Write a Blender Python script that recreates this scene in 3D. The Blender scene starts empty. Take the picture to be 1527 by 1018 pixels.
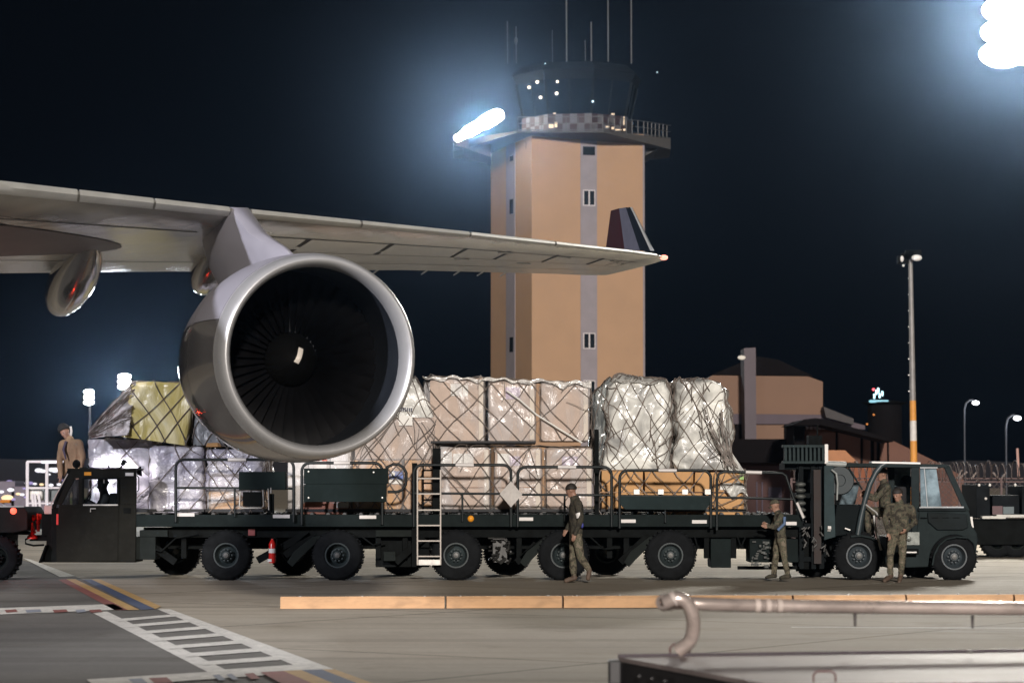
import bpy, bmesh, math, random
from mathutils import Vector, Matrix, noise
random.seed(7)
R = math.radians
# ---------------------------------------------------------------- camera
FPX = 4100.0
TH = math.atan(208.0 / FPX)
HC = 1.8
cam_d = bpy.data.cameras.new("camera")
cam = bpy.data.objects.new("camera", cam_d)
bpy.context.scene.collection.objects.link(cam)
cam.location = (0, 0, HC)
cam.rotation_euler = (R(90) + TH, 0, 0)
cam_d.sensor_width = 36
cam_d.lens = FPX / 1527 * 36
cam_d.clip_start = 0.5
cam_d.clip_end = 6000
cam_d.dof.use_dof = True
cam_d.dof.focus_distance = 50
cam_d.dof.aperture_fstop = 2.8
bpy.context.scene.camera = cam
# ---------------------------------------------------------------- night sky
SUN_EL, SUN_AZ = R(14.5), R(4)      # front light: height above the ground, and how far to the camera's right
world = bpy.data.worlds.new("World")
bpy.context.scene.world = world
world.use_nodes = True
wn, wl = world.node_tree.nodes, world.node_tree.links
wn.clear()
wo = wn.new("ShaderNodeOutputWorld")
bg = wn.new("ShaderNodeBackground")
sky = wn.new("ShaderNodeTexSky")
sky.sky_type = 'NISHITA'
sky.sun_disc = False
sky.sun_elevation = R(-9)
sky.sun_rotation = R(200)
add = wn.new("ShaderNodeMixRGB")
add.blend_type = 'ADD'
add.inputs[0].default_value = 1
add.inputs[2].default_value = (0.018, 0.027, 0.044, 1)
wl.new(sky.outputs[0], add.inputs[1])
wl.new(add.outputs[0], bg.inputs[0])
bg.inputs[1].default_value = 0.1
wl.new(bg.outputs[0], wo.inputs[0])
# ---------------------------------------------------------------- front floodlighting as one distant lamp
sd = bpy.data.lights.new("sun", 'SUN')
sd.energy = 3.5
sd.angle = R(3)
sd.color = (1.0, 0.92, 0.85)
sun = bpy.data.objects.new("sun", sd)
bpy.context.scene.collection.objects.link(sun)
_d = Vector((-math.sin(SUN_AZ) * math.cos(SUN_EL), math.cos(SUN_AZ) * math.cos(SUN_EL), -math.sin(SUN_EL)))
sun.rotation_euler = _d.to_track_quat('-Z', 'Y').to_euler()
sc = bpy.context.scene
sc.view_settings.view_transform = 'Standard'
sc.view_settings.look = 'None'
sc.view_settings.gamma = 1
sc.view_settings.exposure = 0.0
sc.render.engine = 'CYCLES'
sc.cycles.max_bounces = 6
sc.cycles.transparent_max_bounces = 16
sc.cycles.volume_bounces = 0
sc.cycles.caustics_reflective = False
sc.cycles.caustics_refractive = False
sc.cycles.use_denoising = True
sc.cycles.sample_clamp_indirect = 4.0
try:
    sc.cycles.use_light_tree = True
except Exception:
    pass
COL = sc.collection
TOWER_W, MAST_W, FARL_W = 28000, 50000, 4000
LEFT_W = 50000
HAZE = 0.00005

# ---------------------------------------------------------------- where a point of the view stands in the world
def W(px, py, Y):
    """point at distance Y seen in direction (px, py)"""
    f, u = (0, math.cos(TH), math.sin(TH)), (0, -math.sin(TH), math.cos(TH))
    a, b = px - 763.5, 509 - py
    ry = f[1] * FPX + u[1] * b
    rz = f[2] * FPX + u[2] * b
    k = Y / ry
    return Vector((a * k, Y, HC + rz * k))

def G(px, py, z=0.0):
    """point of the ground (height z) in direction (px, py)"""
    a, b = px - 763.5, 509 - py
    ry = math.cos(TH) * FPX - math.sin(TH) * b
    rz = math.sin(TH) * FPX + math.cos(TH) * b
    k = (z - HC) / rz
    return Vector((a * k, ry * k, z))

# ---------------------------------------------------------------- materials
def nt(m):
    return m.node_tree.nodes, m.node_tree.links

MATS = {}
def mat(name, col, rough=0.6, metal=0.0, var=0.15, scale=3.0, bump=0.0, bscale=None, coat=0.0, col2=None, stretch=None, spec=0.5, dirt=0.0):
    if name in MATS:
        return MATS[name]
    m = bpy.data.materials.new(name)
    m.use_nodes = True
    n, l = nt(m)
    p = n["Principled BSDF"]
    p.inputs["Roughness"].default_value = rough
    p.inputs["Metallic"].default_value = metal
    p.inputs["Coat Weight"].default_value = coat
    p.inputs["Specular IOR Level"].default_value = spec
    tc = n.new("ShaderNodeTexCoord")
    mp = n.new("ShaderNodeMapping")
    l.new(tc.outputs["Object"], mp.inputs[0])
    if stretch:
        mp.inputs["Scale"].default_value = stretch
    no = n.new("ShaderNodeTexNoise")
    no.inputs["Scale"].default_value = scale
    no.inputs["Detail"].default_value = 6
    no.inputs["Roughness"].default_value = 0.62
    l.new(mp.outputs[0], no.inputs[0])
    cr = n.new("ShaderNodeValToRGB")
    c2 = col2 if col2 else tuple(c * (1 - var) for c in col)
    c1 = col if col2 else tuple(min(1, c * (1 + var)) for c in col)
    cr.color_ramp.elements[0].position = 0.33
    cr.color_ramp.elements[1].position = 0.67
    cr.color_ramp.elements[0].color = (*c2, 1)
    cr.color_ramp.elements[1].color = (*c1, 1)
    l.new(no.outputs[0], cr.inputs[0])
    src = cr.outputs[0]
    if dirt:
        n2 = n.new("ShaderNodeTexNoise")
        n2.inputs["Scale"].default_value = scale * 5.3
        n2.inputs["Detail"].default_value = 8
        l.new(mp.outputs[0], n2.inputs[0])
        r2 = n.new("ShaderNodeValToRGB")
        r2.color_ramp.elements[0].position = 0.5
        r2.color_ramp.elements[1].position = 0.72
        l.new(n2.outputs[0], r2.inputs[0])
        mx = n.new("ShaderNodeMixRGB")
        mx.inputs[2].default_value = tuple(c*(1.4 if max(col) < .2 else .55)+.006 for c in col)+(1,)
        ml = n.new("ShaderNodeMath"); ml.operation = 'MULTIPLY'; ml.inputs[1].default_value = dirt
        l.new(r2.outputs[0], ml.inputs[0]); l.new(ml.outputs[0], mx.inputs[0])
        l.new(src, mx.inputs[1]); src = mx.outputs[0]
    l.new(src, p.inputs["Base Color"])
    mr = n.new("ShaderNodeMapRange")
    mr.inputs[3].default_value = max(0.02, rough - 0.10)
    mr.inputs[4].default_value = min(1, rough + 0.10)
    l.new(no.outputs[0], mr.inputs[0])
    l.new(mr.outputs[0], p.inputs["Roughness"])
    if bump:
        nb = n.new("ShaderNodeTexNoise")
        nb.inputs["Scale"].default_value = bscale or scale * 6
        nb.inputs["Detail"].default_value = 5
        l.new(mp.outputs[0], nb.inputs[0])
        bp = n.new("ShaderNodeBump")
        bp.inputs["Strength"].default_value = min(1, bump)
        bp.inputs["Distance"].default_value = 0.02
        l.new(nb.outputs[0], bp.inputs["Height"])
        l.new(bp.outputs[0], p.inputs["Normal"])
    MATS[name] = m
    return m

def emat(name, col, strength):
    if name in MATS:
        return MATS[name]
    m = bpy.data.materials.new(name)
    m.use_nodes = True
    n, l = nt(m)
    p = n["Principled BSDF"]
    p.inputs["Base Color"].default_value = (col[0]*.25, col[1]*.25, col[2]*.25, 1)
    p.inputs["Emission Color"].default_value = (*col, 1)
    p.inputs["Emission Strength"].default_value = strength
    MATS[name] = m
    return m

def camo(name, cols, scale=9.0):
    m = bpy.data.materials.new(name)
    m.use_nodes = True
    n, l = nt(m)
    p = n["Principled BSDF"]
    p.inputs["Roughness"].default_value = 0.9
    tc = n.new("ShaderNodeTexCoord")
    no = n.new("ShaderNodeTexNoise")
    no.inputs["Scale"].default_value = scale
    no.inputs["Detail"].default_value = 3
    l.new(tc.outputs["Object"], no.inputs[0])
    cr = n.new("ShaderNodeValToRGB")
    cr.color_ramp.interpolation = 'CONSTANT'
    e = cr.color_ramp.elements
    e[0].color = (*cols[0], 1); e[0].position = 0
    e[1].color = (*cols[1], 1); e[1].position = 0.44
    for k, c in enumerate(cols[2:]):
        x = e.new(0.52 + k * 0.07)
        x.color = (*c, 1)
    l.new(no.outputs[0], cr.inputs[0])
    l.new(cr.outputs[0], p.inputs["Base Color"])
    nb = n.new("ShaderNodeTexNoise"); nb.inputs["Scale"].default_value = 14; nb.inputs["Detail"].default_value = 4
    l.new(tc.outputs["Object"], nb.inputs[0])
    bp = n.new("ShaderNodeBump"); bp.inputs["Strength"].default_value = 1; bp.inputs["Distance"].default_value = 0.03
    l.new(nb.outputs[0], bp.inputs["Height"]); l.new(bp.outputs[0], p.inputs["Normal"])
    MATS[name] = m
    return m

def glass(name, tint=(0.5, 0.6, 0.65), alpha=0.25, rough=0.05):
    m = bpy.data.materials.new(name)
    m.use_nodes = True
    n, l = nt(m)
    n.remove(n["Principled BSDF"])
    o = n["Material Output"]
    tr = n.new("ShaderNodeBsdfTransparent"); tr.inputs[0].default_value = (0.85, 0.9, 0.92, 1)
    pr = n.new("ShaderNodeBsdfPrincipled")
    pr.inputs["Base Color"].default_value = (*tint, 1); pr.inputs["Roughness"].default_value = rough
    no = n.new("ShaderNodeTexNoise"); no.inputs["Scale"].default_value = 2.5; no.inputs["Detail"].default_value = 4
    tc = n.new("ShaderNodeTexCoord"); l.new(tc.outputs["Object"], no.inputs[0])
    mr = n.new("ShaderNodeMapRange"); mr.inputs[1].default_value = 0.35; mr.inputs[2].default_value = 0.65
    mr.inputs[3].default_value = alpha * 0.5; mr.inputs[4].default_value = min(1, alpha * 1.5)
    l.new(no.outputs[0], mr.inputs[0])
    mx = n.new("ShaderNodeMixShader")
    l.new(mr.outputs[0], mx.inputs[0]); l.new(tr.outputs[0], mx.inputs[1]); l.new(pr.outputs[0], mx.inputs[2])
    l.new(mx.outputs[0], o.inputs[0])
    MATS[name] = m
    return m

# ---------------------------------------------------------------- mesh collecting
EACH = set('bolt clip tool_box mast_post swing_arm cab_post hydraulic_hose bumper_block hatch static_wick downpipe dark_opening angled_arm peg climbing_peg lamp_glass antenna equipment_box cover_slot window_channel cabinet front_post grab_rail far_side_window cab_mullion'.split())
class MB:
    def __init__(s):
        s.v, s.f, s.m, s.starts = [], [], [], []
    def add(s, vs, fs, mi=0):
        o = len(s.v); s.starts.append((o, len(s.f)))
        s.v += [Vector(p) for p in vs]
        s.f += [tuple(i + o for i in f) for f in fs]
        s.m += [mi] * len(fs)
        return s
    def box(s, a, b, mi=0):
        x0, x1 = sorted((a[0], b[0])); y0, y1 = sorted((a[1], b[1])); z0, z1 = sorted((a[2], b[2]))
        return s.add([(x0,y0,z0),(x1,y0,z0),(x1,y1,z0),(x0,y1,z0),(x0,y0,z1),(x1,y0,z1),(x1,y1,z1),(x0,y1,z1)],
                     [(0,3,2,1),(4,5,6,7),(0,1,5,4),(1,2,6,5),(2,3,7,6),(3,0,4,7)], mi)
    def pbox(s, x0, x1, y0, y1, Y0, Y1, mi=0):
        """box whose front face covers x0..x1, y0..y1 of the view at distance Y0, going back to Y1"""
        return s.box(W(x0, y1, Y0), (W(x1, y0, Y0).x, Y1, W(x1, y0, Y0).z), mi)
    def prism(s, pts, y0, y1, mi=0):
        n = len(pts)
        vs = [(p[0], y0, p[1]) for p in pts] + [(p[0], y1, p[1]) for p in pts]
        fs = [tuple(range(n)), tuple(range(2*n-1, n-1, -1))] + [(i, i+n, (i+1) % n + n, (i+1) % n) for i in range(n)]
        return s.add(vs, fs, mi)
    def pprism(s, pts, Y0, Y1, mi=0):
        q = [W(a, b, Y0) for a, b in pts]
        return s.prism([(p.x, p.z) for p in q], Y0, Y1, mi)
    def tube(s, path, r, n=8, mi=0, cap=True):
        path = [Vector(p) for p in path]
        k = len(path)
        rr = r if isinstance(r, (list, tuple)) else [r] * k
        rings = []
        ref = None
        for i, p in enumerate(path):
            d = (path[min(i+1, k-1)] - path[max(i-1, 0)]).normalized()
            if ref is None:
                ref = Vector((0, 0, 1)) if abs(d.z) < 0.9 else Vector((0, 1, 0))
            a = d.cross(ref)
            if a.length < 1e-4:
                a = d.orthogonal()
            a.normalize(); b = a.cross(d); ref = b
            rings.append([p + (a*math.cos(2*math.pi*j/n) + b*math.sin(2*math.pi*j/n)) * rr[i] for j in range(n)])
        vs = [v for g in rings for v in g]
        fs = [(i*n+j, i*n+(j+1) % n, (i+1)*n+(j+1) % n, (i+1)*n+j) for i in range(k-1) for j in range(n)]
        if cap:
            fs += [tuple(range(n-1, -1, -1)), tuple((k-1)*n+j for j in range(n))]
        return s.add(vs, fs, mi)
    def bar(s, p, q, w, h=None, mi=0):
        """square bar from p to q"""
        p, q = Vector(p), Vector(q); h = h or w
        d = (q-p).normalized()
        ref = Vector((0, 1, 0)) if abs(d.y) < 0.9 else Vector((0, 0, 1))
        a = d.cross(ref).normalized()*w/2; b = ref*h/2 if abs(d.dot(ref)) < 1e-6 else a.cross(d).normalized()*h/2
        vs = [p-a-b, p+a-b, p+a+b, p-a+b, q-a-b, q+a-b, q+a+b, q-a+b]
        return s.add(vs, [(0,3,2,1),(4,5,6,7),(0,1,5,4),(1,2,6,5),(2,3,7,6),(3,0,4,7)], mi)
    def lathe(s, o, ax, prof, n=32, mi=0, closed=False):
        """profile of (along, radius) turned round the axis"""
        o, ax = Vector(o), Vector(ax).normalized()
        a = ax.orthogonal().normalized(); b = ax.cross(a)
        k = len(prof)
        vs = [o + ax*t + (a*math.cos(2*math.pi*j/n)+b*math.sin(2*math.pi*j/n))*max(r, 1e-4) for t, r in prof for j in range(n)]
        fs = [(i*n+j, (i+1)*n+j, (i+1)*n+(j+1) % n, i*n+(j+1) % n) for i in range(k-1) for j in range(n)]
        if closed:
            fs += [((k-1)*n+j, j, (j+1) % n, (k-1)*n+(j+1) % n) for j in range(n)]
        return s.add(vs, fs, mi)
    def grid(s, fn, nu, nv, wrap=False, mi=0):
        vs = [fn(i/(nu if wrap else nu-1), j/(nv-1)) for j in range(nv) for i in range(nu)]
        fs = []
        for j in range(nv-1):
            for i in range(nu if wrap else nu-1):
                fs.append((j*nu+i, j*nu+(i+1) % nu, (j+1)*nu+(i+1) % nu, (j+1)*nu+i))
        return s.add(vs, fs, mi)
    def ball(s, c, r, n=12, m=8, mi=0):
        c = Vector(c)
        r = r if isinstance(r, (tuple, list)) else (r, r, r)
        return s.grid(lambda u, v: c + Vector((r[0]*math.cos(2*math.pi*u)*math.sin(math.pi*v), r[1]*math.sin(2*math.pi*u)*math.sin(math.pi*v), r[2]*math.cos(math.pi*v))), n, m, True, mi)
    def build(s, name, mats, parent=None, smooth=None, bevel=0, label=None):
        if name in EACH and len(s.starts) > 1:
            o = None
            for i, (v0, f0) in enumerate(s.starts):
                v1, f1 = s.starts[i+1] if i+1 < len(s.starts) else (len(s.v), len(s.f))
                q = MB(); q.v = s.v[v0:v1]; q.f = [tuple(k-v0 for k in f) for f in s.f[f0:f1]]; q.m = s.m[f0:f1]
                o = q.build(name, mats, parent, smooth, bevel, label)
            return o
        me = bpy.data.meshes.new(name)
        o = bpy.data.objects.new(name, me)
        off = Vector(parent.matrix_world.translation) if parent else Vector((0, 0, 0))
        if parent:
            q = parent
            off = Vector((0, 0, 0))
            while q:
                off += Vector(q.location); q = q.parent
        me.from_pydata([tuple(v-off) for v in s.v], [], s.f)
        for m in (mats if isinstance(mats, (list, tuple)) else [mats]):
            me.materials.append(m)
        me.polygons.foreach_set("material_index", s.m)
        bm = bmesh.new(); bm.from_mesh(me)
        bmesh.ops.remove_doubles(bm, verts=bm.verts, dist=1e-5)
        bmesh.ops.recalc_face_normals(bm, faces=bm.faces)
        bm.to_mesh(me); bm.free()
        if smooth:
            for p in me.polygons:
                p.use_smooth = True
            me.set_sharp_from_angle(angle=R(smooth))
        me.update()
        COL.objects.link(o)
        if parent:
            o.parent = parent
        if bevel:
            b = o.modifiers.new("bevel", 'BEVEL'); b.width = bevel; b.segments = 2; b.limit_method = 'ANGLE'
        if label:
            o["label"] = label
        return o

def tag(o, label, cat, group=None, kind=None):
    o["label"] = label; o["category"] = cat
    if group: o["group"] = group
    if kind: o["kind"] = kind
    return o

def thing(name, label, cat, loc=(0, 0, 0), group=None):
    o = bpy.data.objects.new(name, None)
    COL.objects.link(o)
    o.location = loc
    o.empty_display_size = 0.2
    return tag(o, label, cat, group)

def struct(o, kind="structure"):
    o["kind"] = kind
    return o

def copy_tree(o, parent=None):
    c = o.copy(); COL.objects.link(c)
    c.parent = parent
    for ch in list(o.children):
        copy_tree(ch, c)
    return c

def spot(name, loc, target, power, col, angle=120, blend=0.6, size=0.3, parent=None):
    d = bpy.data.lights.new(name, 'SPOT')
    d.energy = power; d.color = col; d.spot_size = R(angle); d.spot_blend = blend; d.shadow_soft_size = size
    o = bpy.data.objects.new(name, d)
    COL.objects.link(o)
    v = (Vector(target)-Vector(loc)).normalized()
    o.rotation_euler = v.to_track_quat('-Z', 'Y').to_euler()
    o.location = Vector(loc) - (Vector(parent.location) if parent else Vector((0, 0, 0)))
    if parent: o.parent = parent
    return o

# common materials
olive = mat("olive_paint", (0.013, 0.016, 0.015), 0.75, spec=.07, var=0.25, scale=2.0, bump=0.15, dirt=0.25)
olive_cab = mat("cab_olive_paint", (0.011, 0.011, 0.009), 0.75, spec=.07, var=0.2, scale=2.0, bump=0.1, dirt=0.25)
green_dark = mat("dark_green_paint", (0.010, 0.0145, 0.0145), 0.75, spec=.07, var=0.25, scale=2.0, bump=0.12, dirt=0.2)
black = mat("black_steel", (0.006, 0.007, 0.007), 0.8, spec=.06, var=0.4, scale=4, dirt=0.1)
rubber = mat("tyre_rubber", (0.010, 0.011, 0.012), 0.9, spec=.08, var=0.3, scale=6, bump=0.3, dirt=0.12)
roller_steel = mat("roller_steel", (0.05, 0.05, 0.05), 0.6, 0.3)
steel = mat("bare_steel", (0.35, 0.34, 0.32), 0.4, 0.7, var=0.25, scale=5)
alu = mat("ladder_aluminium", (0.42, 0.38, 0.34), 0.5, 0.1, var=0.1, scale=5)
reflector = mat("reflective_tape", (0.6, 0.57, 0.55), 0.4, var=0.05, scale=5)
amber = mat("amber_lens", (0.75, 0.30, 0.02), 0.3, var=0.1)
red_lens = mat("red_lens", (0.6, 0.02, 0.015), 0.3, var=0.1)
white_p = mat("white_paint", (0.75, 0.73, 0.70), 0.5, var=0.1, scale=4, dirt=0.1)
# ================================================================ GROUND
def ground_mat(name, c1, c2, joints=0.0, rot=0.0):
    m = bpy.data.materials.new(name); m.use_nodes = True
    n, l = nt(m); p = n["Principled BSDF"]
    tc = n.new("ShaderNodeTexCoord"); mp = n.new("ShaderNodeMapping")
    l.new(tc.outputs["Object"], mp.inputs[0]); mp.inputs["Rotation"].default_value = (0, 0, rot)
    a = n.new("ShaderNodeTexNoise"); a.inputs["Scale"].default_value = 0.22; a.inputs["Detail"].default_value = 9; a.inputs["Roughness"].default_value = 0.65
    b = n.new("ShaderNodeTexNoise"); b.inputs["Scale"].default_value = 9; b.inputs["Detail"].default_value = 8; b.inputs["Roughness"].default_value = 0.8
    l.new(mp.outputs[0], a.inputs[0]); l.new(mp.outputs[0], b.inputs[0])
    ad = n.new("ShaderNodeMixRGB"); ad.inputs[0].default_value = 0.4
    l.new(a.outputs[0], ad.inputs[1]); l.new(b.outputs[0], ad.inputs[2])
    cr = n.new("ShaderNodeValToRGB"); cr.color_ramp.elements[0].position = 0.36; cr.color_ramp.elements[1].position = 0.62
    cr.color_ramp.elements[0].color = (*c1, 1); cr.color_ramp.elements[1].color = (*c2, 1)
    l.new(ad.outputs[0], cr.inputs[0]); src = cr.outputs[0]
    # tyre marks and oil: stretched along the parking line
    m2 = n.new("ShaderNodeMapping"); m2.inputs["Scale"].default_value = (0.05, 1.3, 1); m2.inputs["Rotation"].default_value = (0, 0, 0.06)
    l.new(tc.outputs["Object"], m2.inputs[0])
    s = n.new("ShaderNodeTexNoise"); s.inputs["Scale"].default_value = 1.0; s.inputs["Detail"].default_value = 5
    l.new(m2.outputs[0], s.inputs[0])
    sr = n.new("ShaderNodeValToRGB"); sr.color_ramp.elements[0].position = 0.5; sr.color_ramp.elements[1].position = 0.75
    sr.color_ramp.elements[0].color = (1, 1, 1, 1); sr.color_ramp.elements[1].color = (0.5, 0.48, 0.46, 1)
    l.new(s.outputs[0], sr.inputs[0])
    mu = n.new("ShaderNodeMixRGB"); mu.blend_type = 'MULTIPLY'; mu.inputs[0].default_value = 0.8
    l.new(src, mu.inputs[1]); l.new(sr.outputs[0], mu.inputs[2]); src = mu.outputs[0]
    st = n.new("ShaderNodeTexNoise"); st.inputs["Scale"].default_value = 0.55; st.inputs["Detail"].default_value = 9; st.inputs["Roughness"].default_value = 0.7
    l.new(mp.outputs[0], st.inputs[0])
    s2 = n.new("ShaderNodeValToRGB"); s2.color_ramp.elements[0].position = 0.55; s2.color_ramp.elements[1].position = 0.68
    s2.color_ramp.elements[0].color = (1, 1, 1, 1); s2.color_ramp.elements[1].color = (0.72, 0.69, 0.65, 1)
    l.new(st.outputs[0], s2.inputs[0])
    m4 = n.new("ShaderNodeMixRGB"); m4.blend_type = 'MULTIPLY'; m4.inputs[0].default_value = 1
    l.new(src, m4.inputs[1]); l.new(s2.outputs[0], m4.inputs[2]); src = m4.outputs[0]
    if joints:
        br = n.new("ShaderNodeTexBrick"); br.offset = 0; br.inputs["Scale"].default_value = 1
        br.inputs["Brick Width"].default_value = joints; br.inputs["Row Height"].default_value = joints
        br.inputs["Mortar Size"].default_value = 0.034; br.inputs["Mortar Smooth"].default_value = 0.1
        br.inputs["Color1"].default_value = (1, 1, 1, 1); br.inputs["Color2"].default_value = (0.9, 0.9, 0.9, 1); br.inputs["Mortar"].default_value = (0.35, 0.33, 0.3, 1)
        l.new(mp.outputs[0], br.inputs[0])
        m3 = n.new("ShaderNodeMixRGB"); m3.blend_type = 'MULTIPLY'; m3.inputs[0].default_value = 1
        l.new(src, m3.inputs[1]); l.new(br.outputs[0], m3.inputs[2]); src = m3.outputs[0]
    l.new(src, p.inputs["Base Color"]); p.inputs["Specular IOR Level"].default_value = .25
    mr = n.new("ShaderNodeMapRange"); mr.inputs[3].default_value = 0.7; mr.inputs[4].default_value = 0.95
    l.new(a.outputs[0], mr.inputs[0]); l.new(mr.outputs[0], p.inputs["Roughness"])
    bp = n.new("ShaderNodeBump"); bp.inputs["Strength"].default_value = 0.5; bp.inputs["Distance"].default_value = 0.01
    l.new(b.outputs[0], bp.inputs["Height"]); l.new(bp.outputs[0], p.inputs["Normal"])
    MATS[name] = m
    return m

conc = ground_mat("apron_concrete", (0.235, 0.205, 0.16), (0.36, 0.318, 0.25), 7.6, 0.62)
asph = ground_mat("apron_asphalt", (0.075, 0.072, 0.066), (0.14, 0.132, 0.12))
g = MB().add([(-700, -60, 0), (700, -60, 0), (700, 950, 0), (-700, 950, 0)], [(0, 1, 2, 3)]).build("ground", conc)
struct(g)

def flat(px_pts, z):
    return [G(a, b, z) for a, b in px_pts]
def zz(x, y):          # from the enlarged view of the lower left corner
    return (x/2.937, 780+y/2.937)

edge = [zz(100, 160), zz(330, 232), zz(700, 377), zz(1450, 640), zz(1560, 690), (640, 1060), (560, 1200)]
pts = flat(edge, 0.004)
pts += [Vector((-30, 10, 0.004)), Vector((-60, 40, 0.004)), Vector((-60, 62, 0.004)), Vector((-14, 62, 0.004))]
m = MB().add(pts, [tuple(range(len(pts)))])
struct(m.build("pavement", asph))

def paint(name, c, dirt=0.5):
    return mat(name, c, 0.75, var=0.18, scale=2.5, dirt=dirt, bump=0.2)
pw, pr_, py_, pb_ = paint("marking_white", (0.56, 0.54, 0.49), 0.95), paint("marking_red", (0.20, 0.06, 0.05)), paint("marking_yellow", (0.42, 0.26, 0.09)), paint("marking_blue", (0.04, 0.06, 0.12))
def strip(b, p, q, w0, w1, z, mi=0, dirv=None):
    """painted line from p to q on the ground"""
    p, q = G(*p, z), G(*q, z)
    d = (q-p).normalized(); s = Vector((-d.y, d.x, 0)) if dirv is None else Vector(dirv)
    b.add([p-s*w0/2, q-s*w1/2, q+s*w1/2, p+s*w0/2], [(0, 1, 2, 3)], mi)
def quad(b, pts, z, mi=0):
    b.add(flat([zz(*p) for p in pts], z), [(0, 1, 2, 3)], mi)
b = MB()
quad(b, [(395, 385), (470, 385), (1010, 650), (930, 660)], .008, 0)       # left rail of the ladder
quad(b, [(690, 375), (745, 375), (1470, 640), (1350, 645)], .008, 0)      # right rail
for i in range(8):
    t = (i+1)/8.6
    t = t**1.25 * 1.0
    la = (470+540*t, 388+262*t); ra = (720+640*t, 380+262*t)
    h = 9+9*t
    quad(b, [(la[0]-18, la[1]+14), (ra[0], ra[1]+2-h*.3), (ra[0]+10, ra[1]+h*.9), (la[0], la[1]+14+h)], .012, 0)
struct(b.build("pavement_marking", pw))
b = MB()
quad(b, [(-60, 372), (500, 352), (545, 376), (-60, 400)], .012, 0)
for a0, a1, c in ((20, 70, 1), (110, 175, 2), (230, 290, 1), (330, 370, 2), (390, 440, 1)):
    quad(b, [(a0, 378), (a1, 375), (a1+8, 386), (a0+8, 390)], .016, c)
quad(b, [(380, 682), (1340, 622), (1480, 640), (420, 716)], .016, 0)
for a0, a1, c in ((560, 620, 2), (650, 730, 1), (930, 960, 2), (990, 1015, 2), (1070, 1110, 1)):
    y = 684 - (a0-380)*.045
    quad(b, [(a0, y+4), (a1, y), (a1+30, y+24), (a0+30, y+28)], .020, c)
struct(b.build("pavement_marking", [pw, pr_, mat("marking_grey_blue", (0.22, 0.24, 0.28), 0.8, dirt=.3)]))
b = MB()
quad(b, [(98, 150), (135, 158), (330, 230), (262, 234)], .012, 0)
quad(b, [(255, 246), (290, 243), (560, 378), (500, 378)], .012, 1)
quad(b, [(290, 243), (330, 243), (610, 377), (560, 378)], .012, 2)
quad(b, [(362, 245), (400, 245), (680, 374), (620, 377)], .012, 3)
quad(b, [(400, 243), (440, 245), (705, 362), (680, 374)], .012, 2)
quad(b, [(1140, 650), (1240, 644), (1420, 720), (1290, 730)], .024, 1)
quad(b, [(1240, 644), (1320, 641), (1500, 715), (1420, 720)], .024, 2)
quad(b, [(1320, 641), (1410, 638), (1600, 712), (1500, 715)], .024, 3)
quad(b, [(1410, 638), (1465, 637), (1660, 708), (1600, 712)], .024, 2)
struct(b.build("pavement_marking", [pw, pr_, py_, pb_]))
# grass strip far off on the left, painted edge line on the right
gm = mat("grass_green", (0.06, 0.09, 0.03), 0.95, var=0.4, scale=0.8, bump=0.5)
m = MB().add([(-70, 215, .02), (-28, 215, .02), (-28, 300, .02), (-90, 300, .02)], [(0, 1, 2, 3)])
tag(m.build("grass", gm), "strip of short grass beyond the apron", "grass", kind="stuff")
b = MB(); b.add([G(1180, 935, .004), G(1527, 938, .004)+Vector((3, 0, 0)), G(1527, 937, .004)+Vector((3, .05, 0)), G(1180, 934, .004)], [(0, 1, 2, 3)])
struct(b.build("pavement_marking", pw))

# ---- long orange timber kerb lying on the apron: separate timbers end to end
kerb_m = mat("orange_kerb_paint", (0.60, 0.36, 0.19), 0.75, var=0.25, scale=1.6, bump=0.4, dirt=0.6, stretch=(0.4, 1, 1))
def kerb(pa, pb, label):
    A, B = G(*pa), G(*pb)
    c = (A+B)/2
    t = thing("wheel_stop", label, "kerb", c, "orange timbers laid end to end across the apron")
    d = (B-A).normalized(); s = Vector((-d.y, d.x, 0))
    L = (B-A).length-0.03
    prof = [(0, 0), (0, .13), (.03, .165), (.19, .165), (.22, .13), (.22, 0)]
    a = MB(); P = A
    n = 8
    vs = []
    for i in range(n+1):
        q = A + d*(L*i/n)
        jig = noise.noise(q*1.3)*.008
        vs += [q + s*(u+jig) + Vector((0, 0, z+jig*.6 if z > .05 else z)) for u, z in prof]
    k = len(prof)
    fs = [(i*k+j, i*k+(j+1) % k, (i+1)*k+(j+1) % k, (i+1)*k+j) for i in range(n) for j in range(k)]
    fs += [tuple(range(k)), tuple(n*k+j for j in range(k-1, -1, -1))]
    a.add(vs, fs).build("timber", kerb_m, t)
    e = MB()
    for f in (.12, .5, .88):
        q = A+d*(L*f)+s*.11
        e.lathe(q+Vector((0, 0, .16)), (0, 0, 1), [(0, .028), (.012, .028), (.016, .02), (.016, 0)], 10)
    e.build("bolt", steel, t)
kx = [(418, 907), (666, 906.3), (841, 905.7), (1012, 905), (1184, 904.4), (1353, 903.7), (1514, 903.2), (1690, 902.6)]
for i, lb in enumerate(["orange timber with its rounded cut end showing, in front of the loader's second wheel", "orange timber lying straight in front of the silver ladder and the diamond sign",
                        "orange timber ending behind the bent end of the steel pipe", "orange timber behind the banded part of the steel pipe",
                        "orange timber in front of the soldier by the loader's tail", "orange timber in front of the forklift",
                        "orange timber in front of the dark flat trailer, farthest from the ladder"]):
    kerb(kx[i], kx[i+1], lb)

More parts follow.
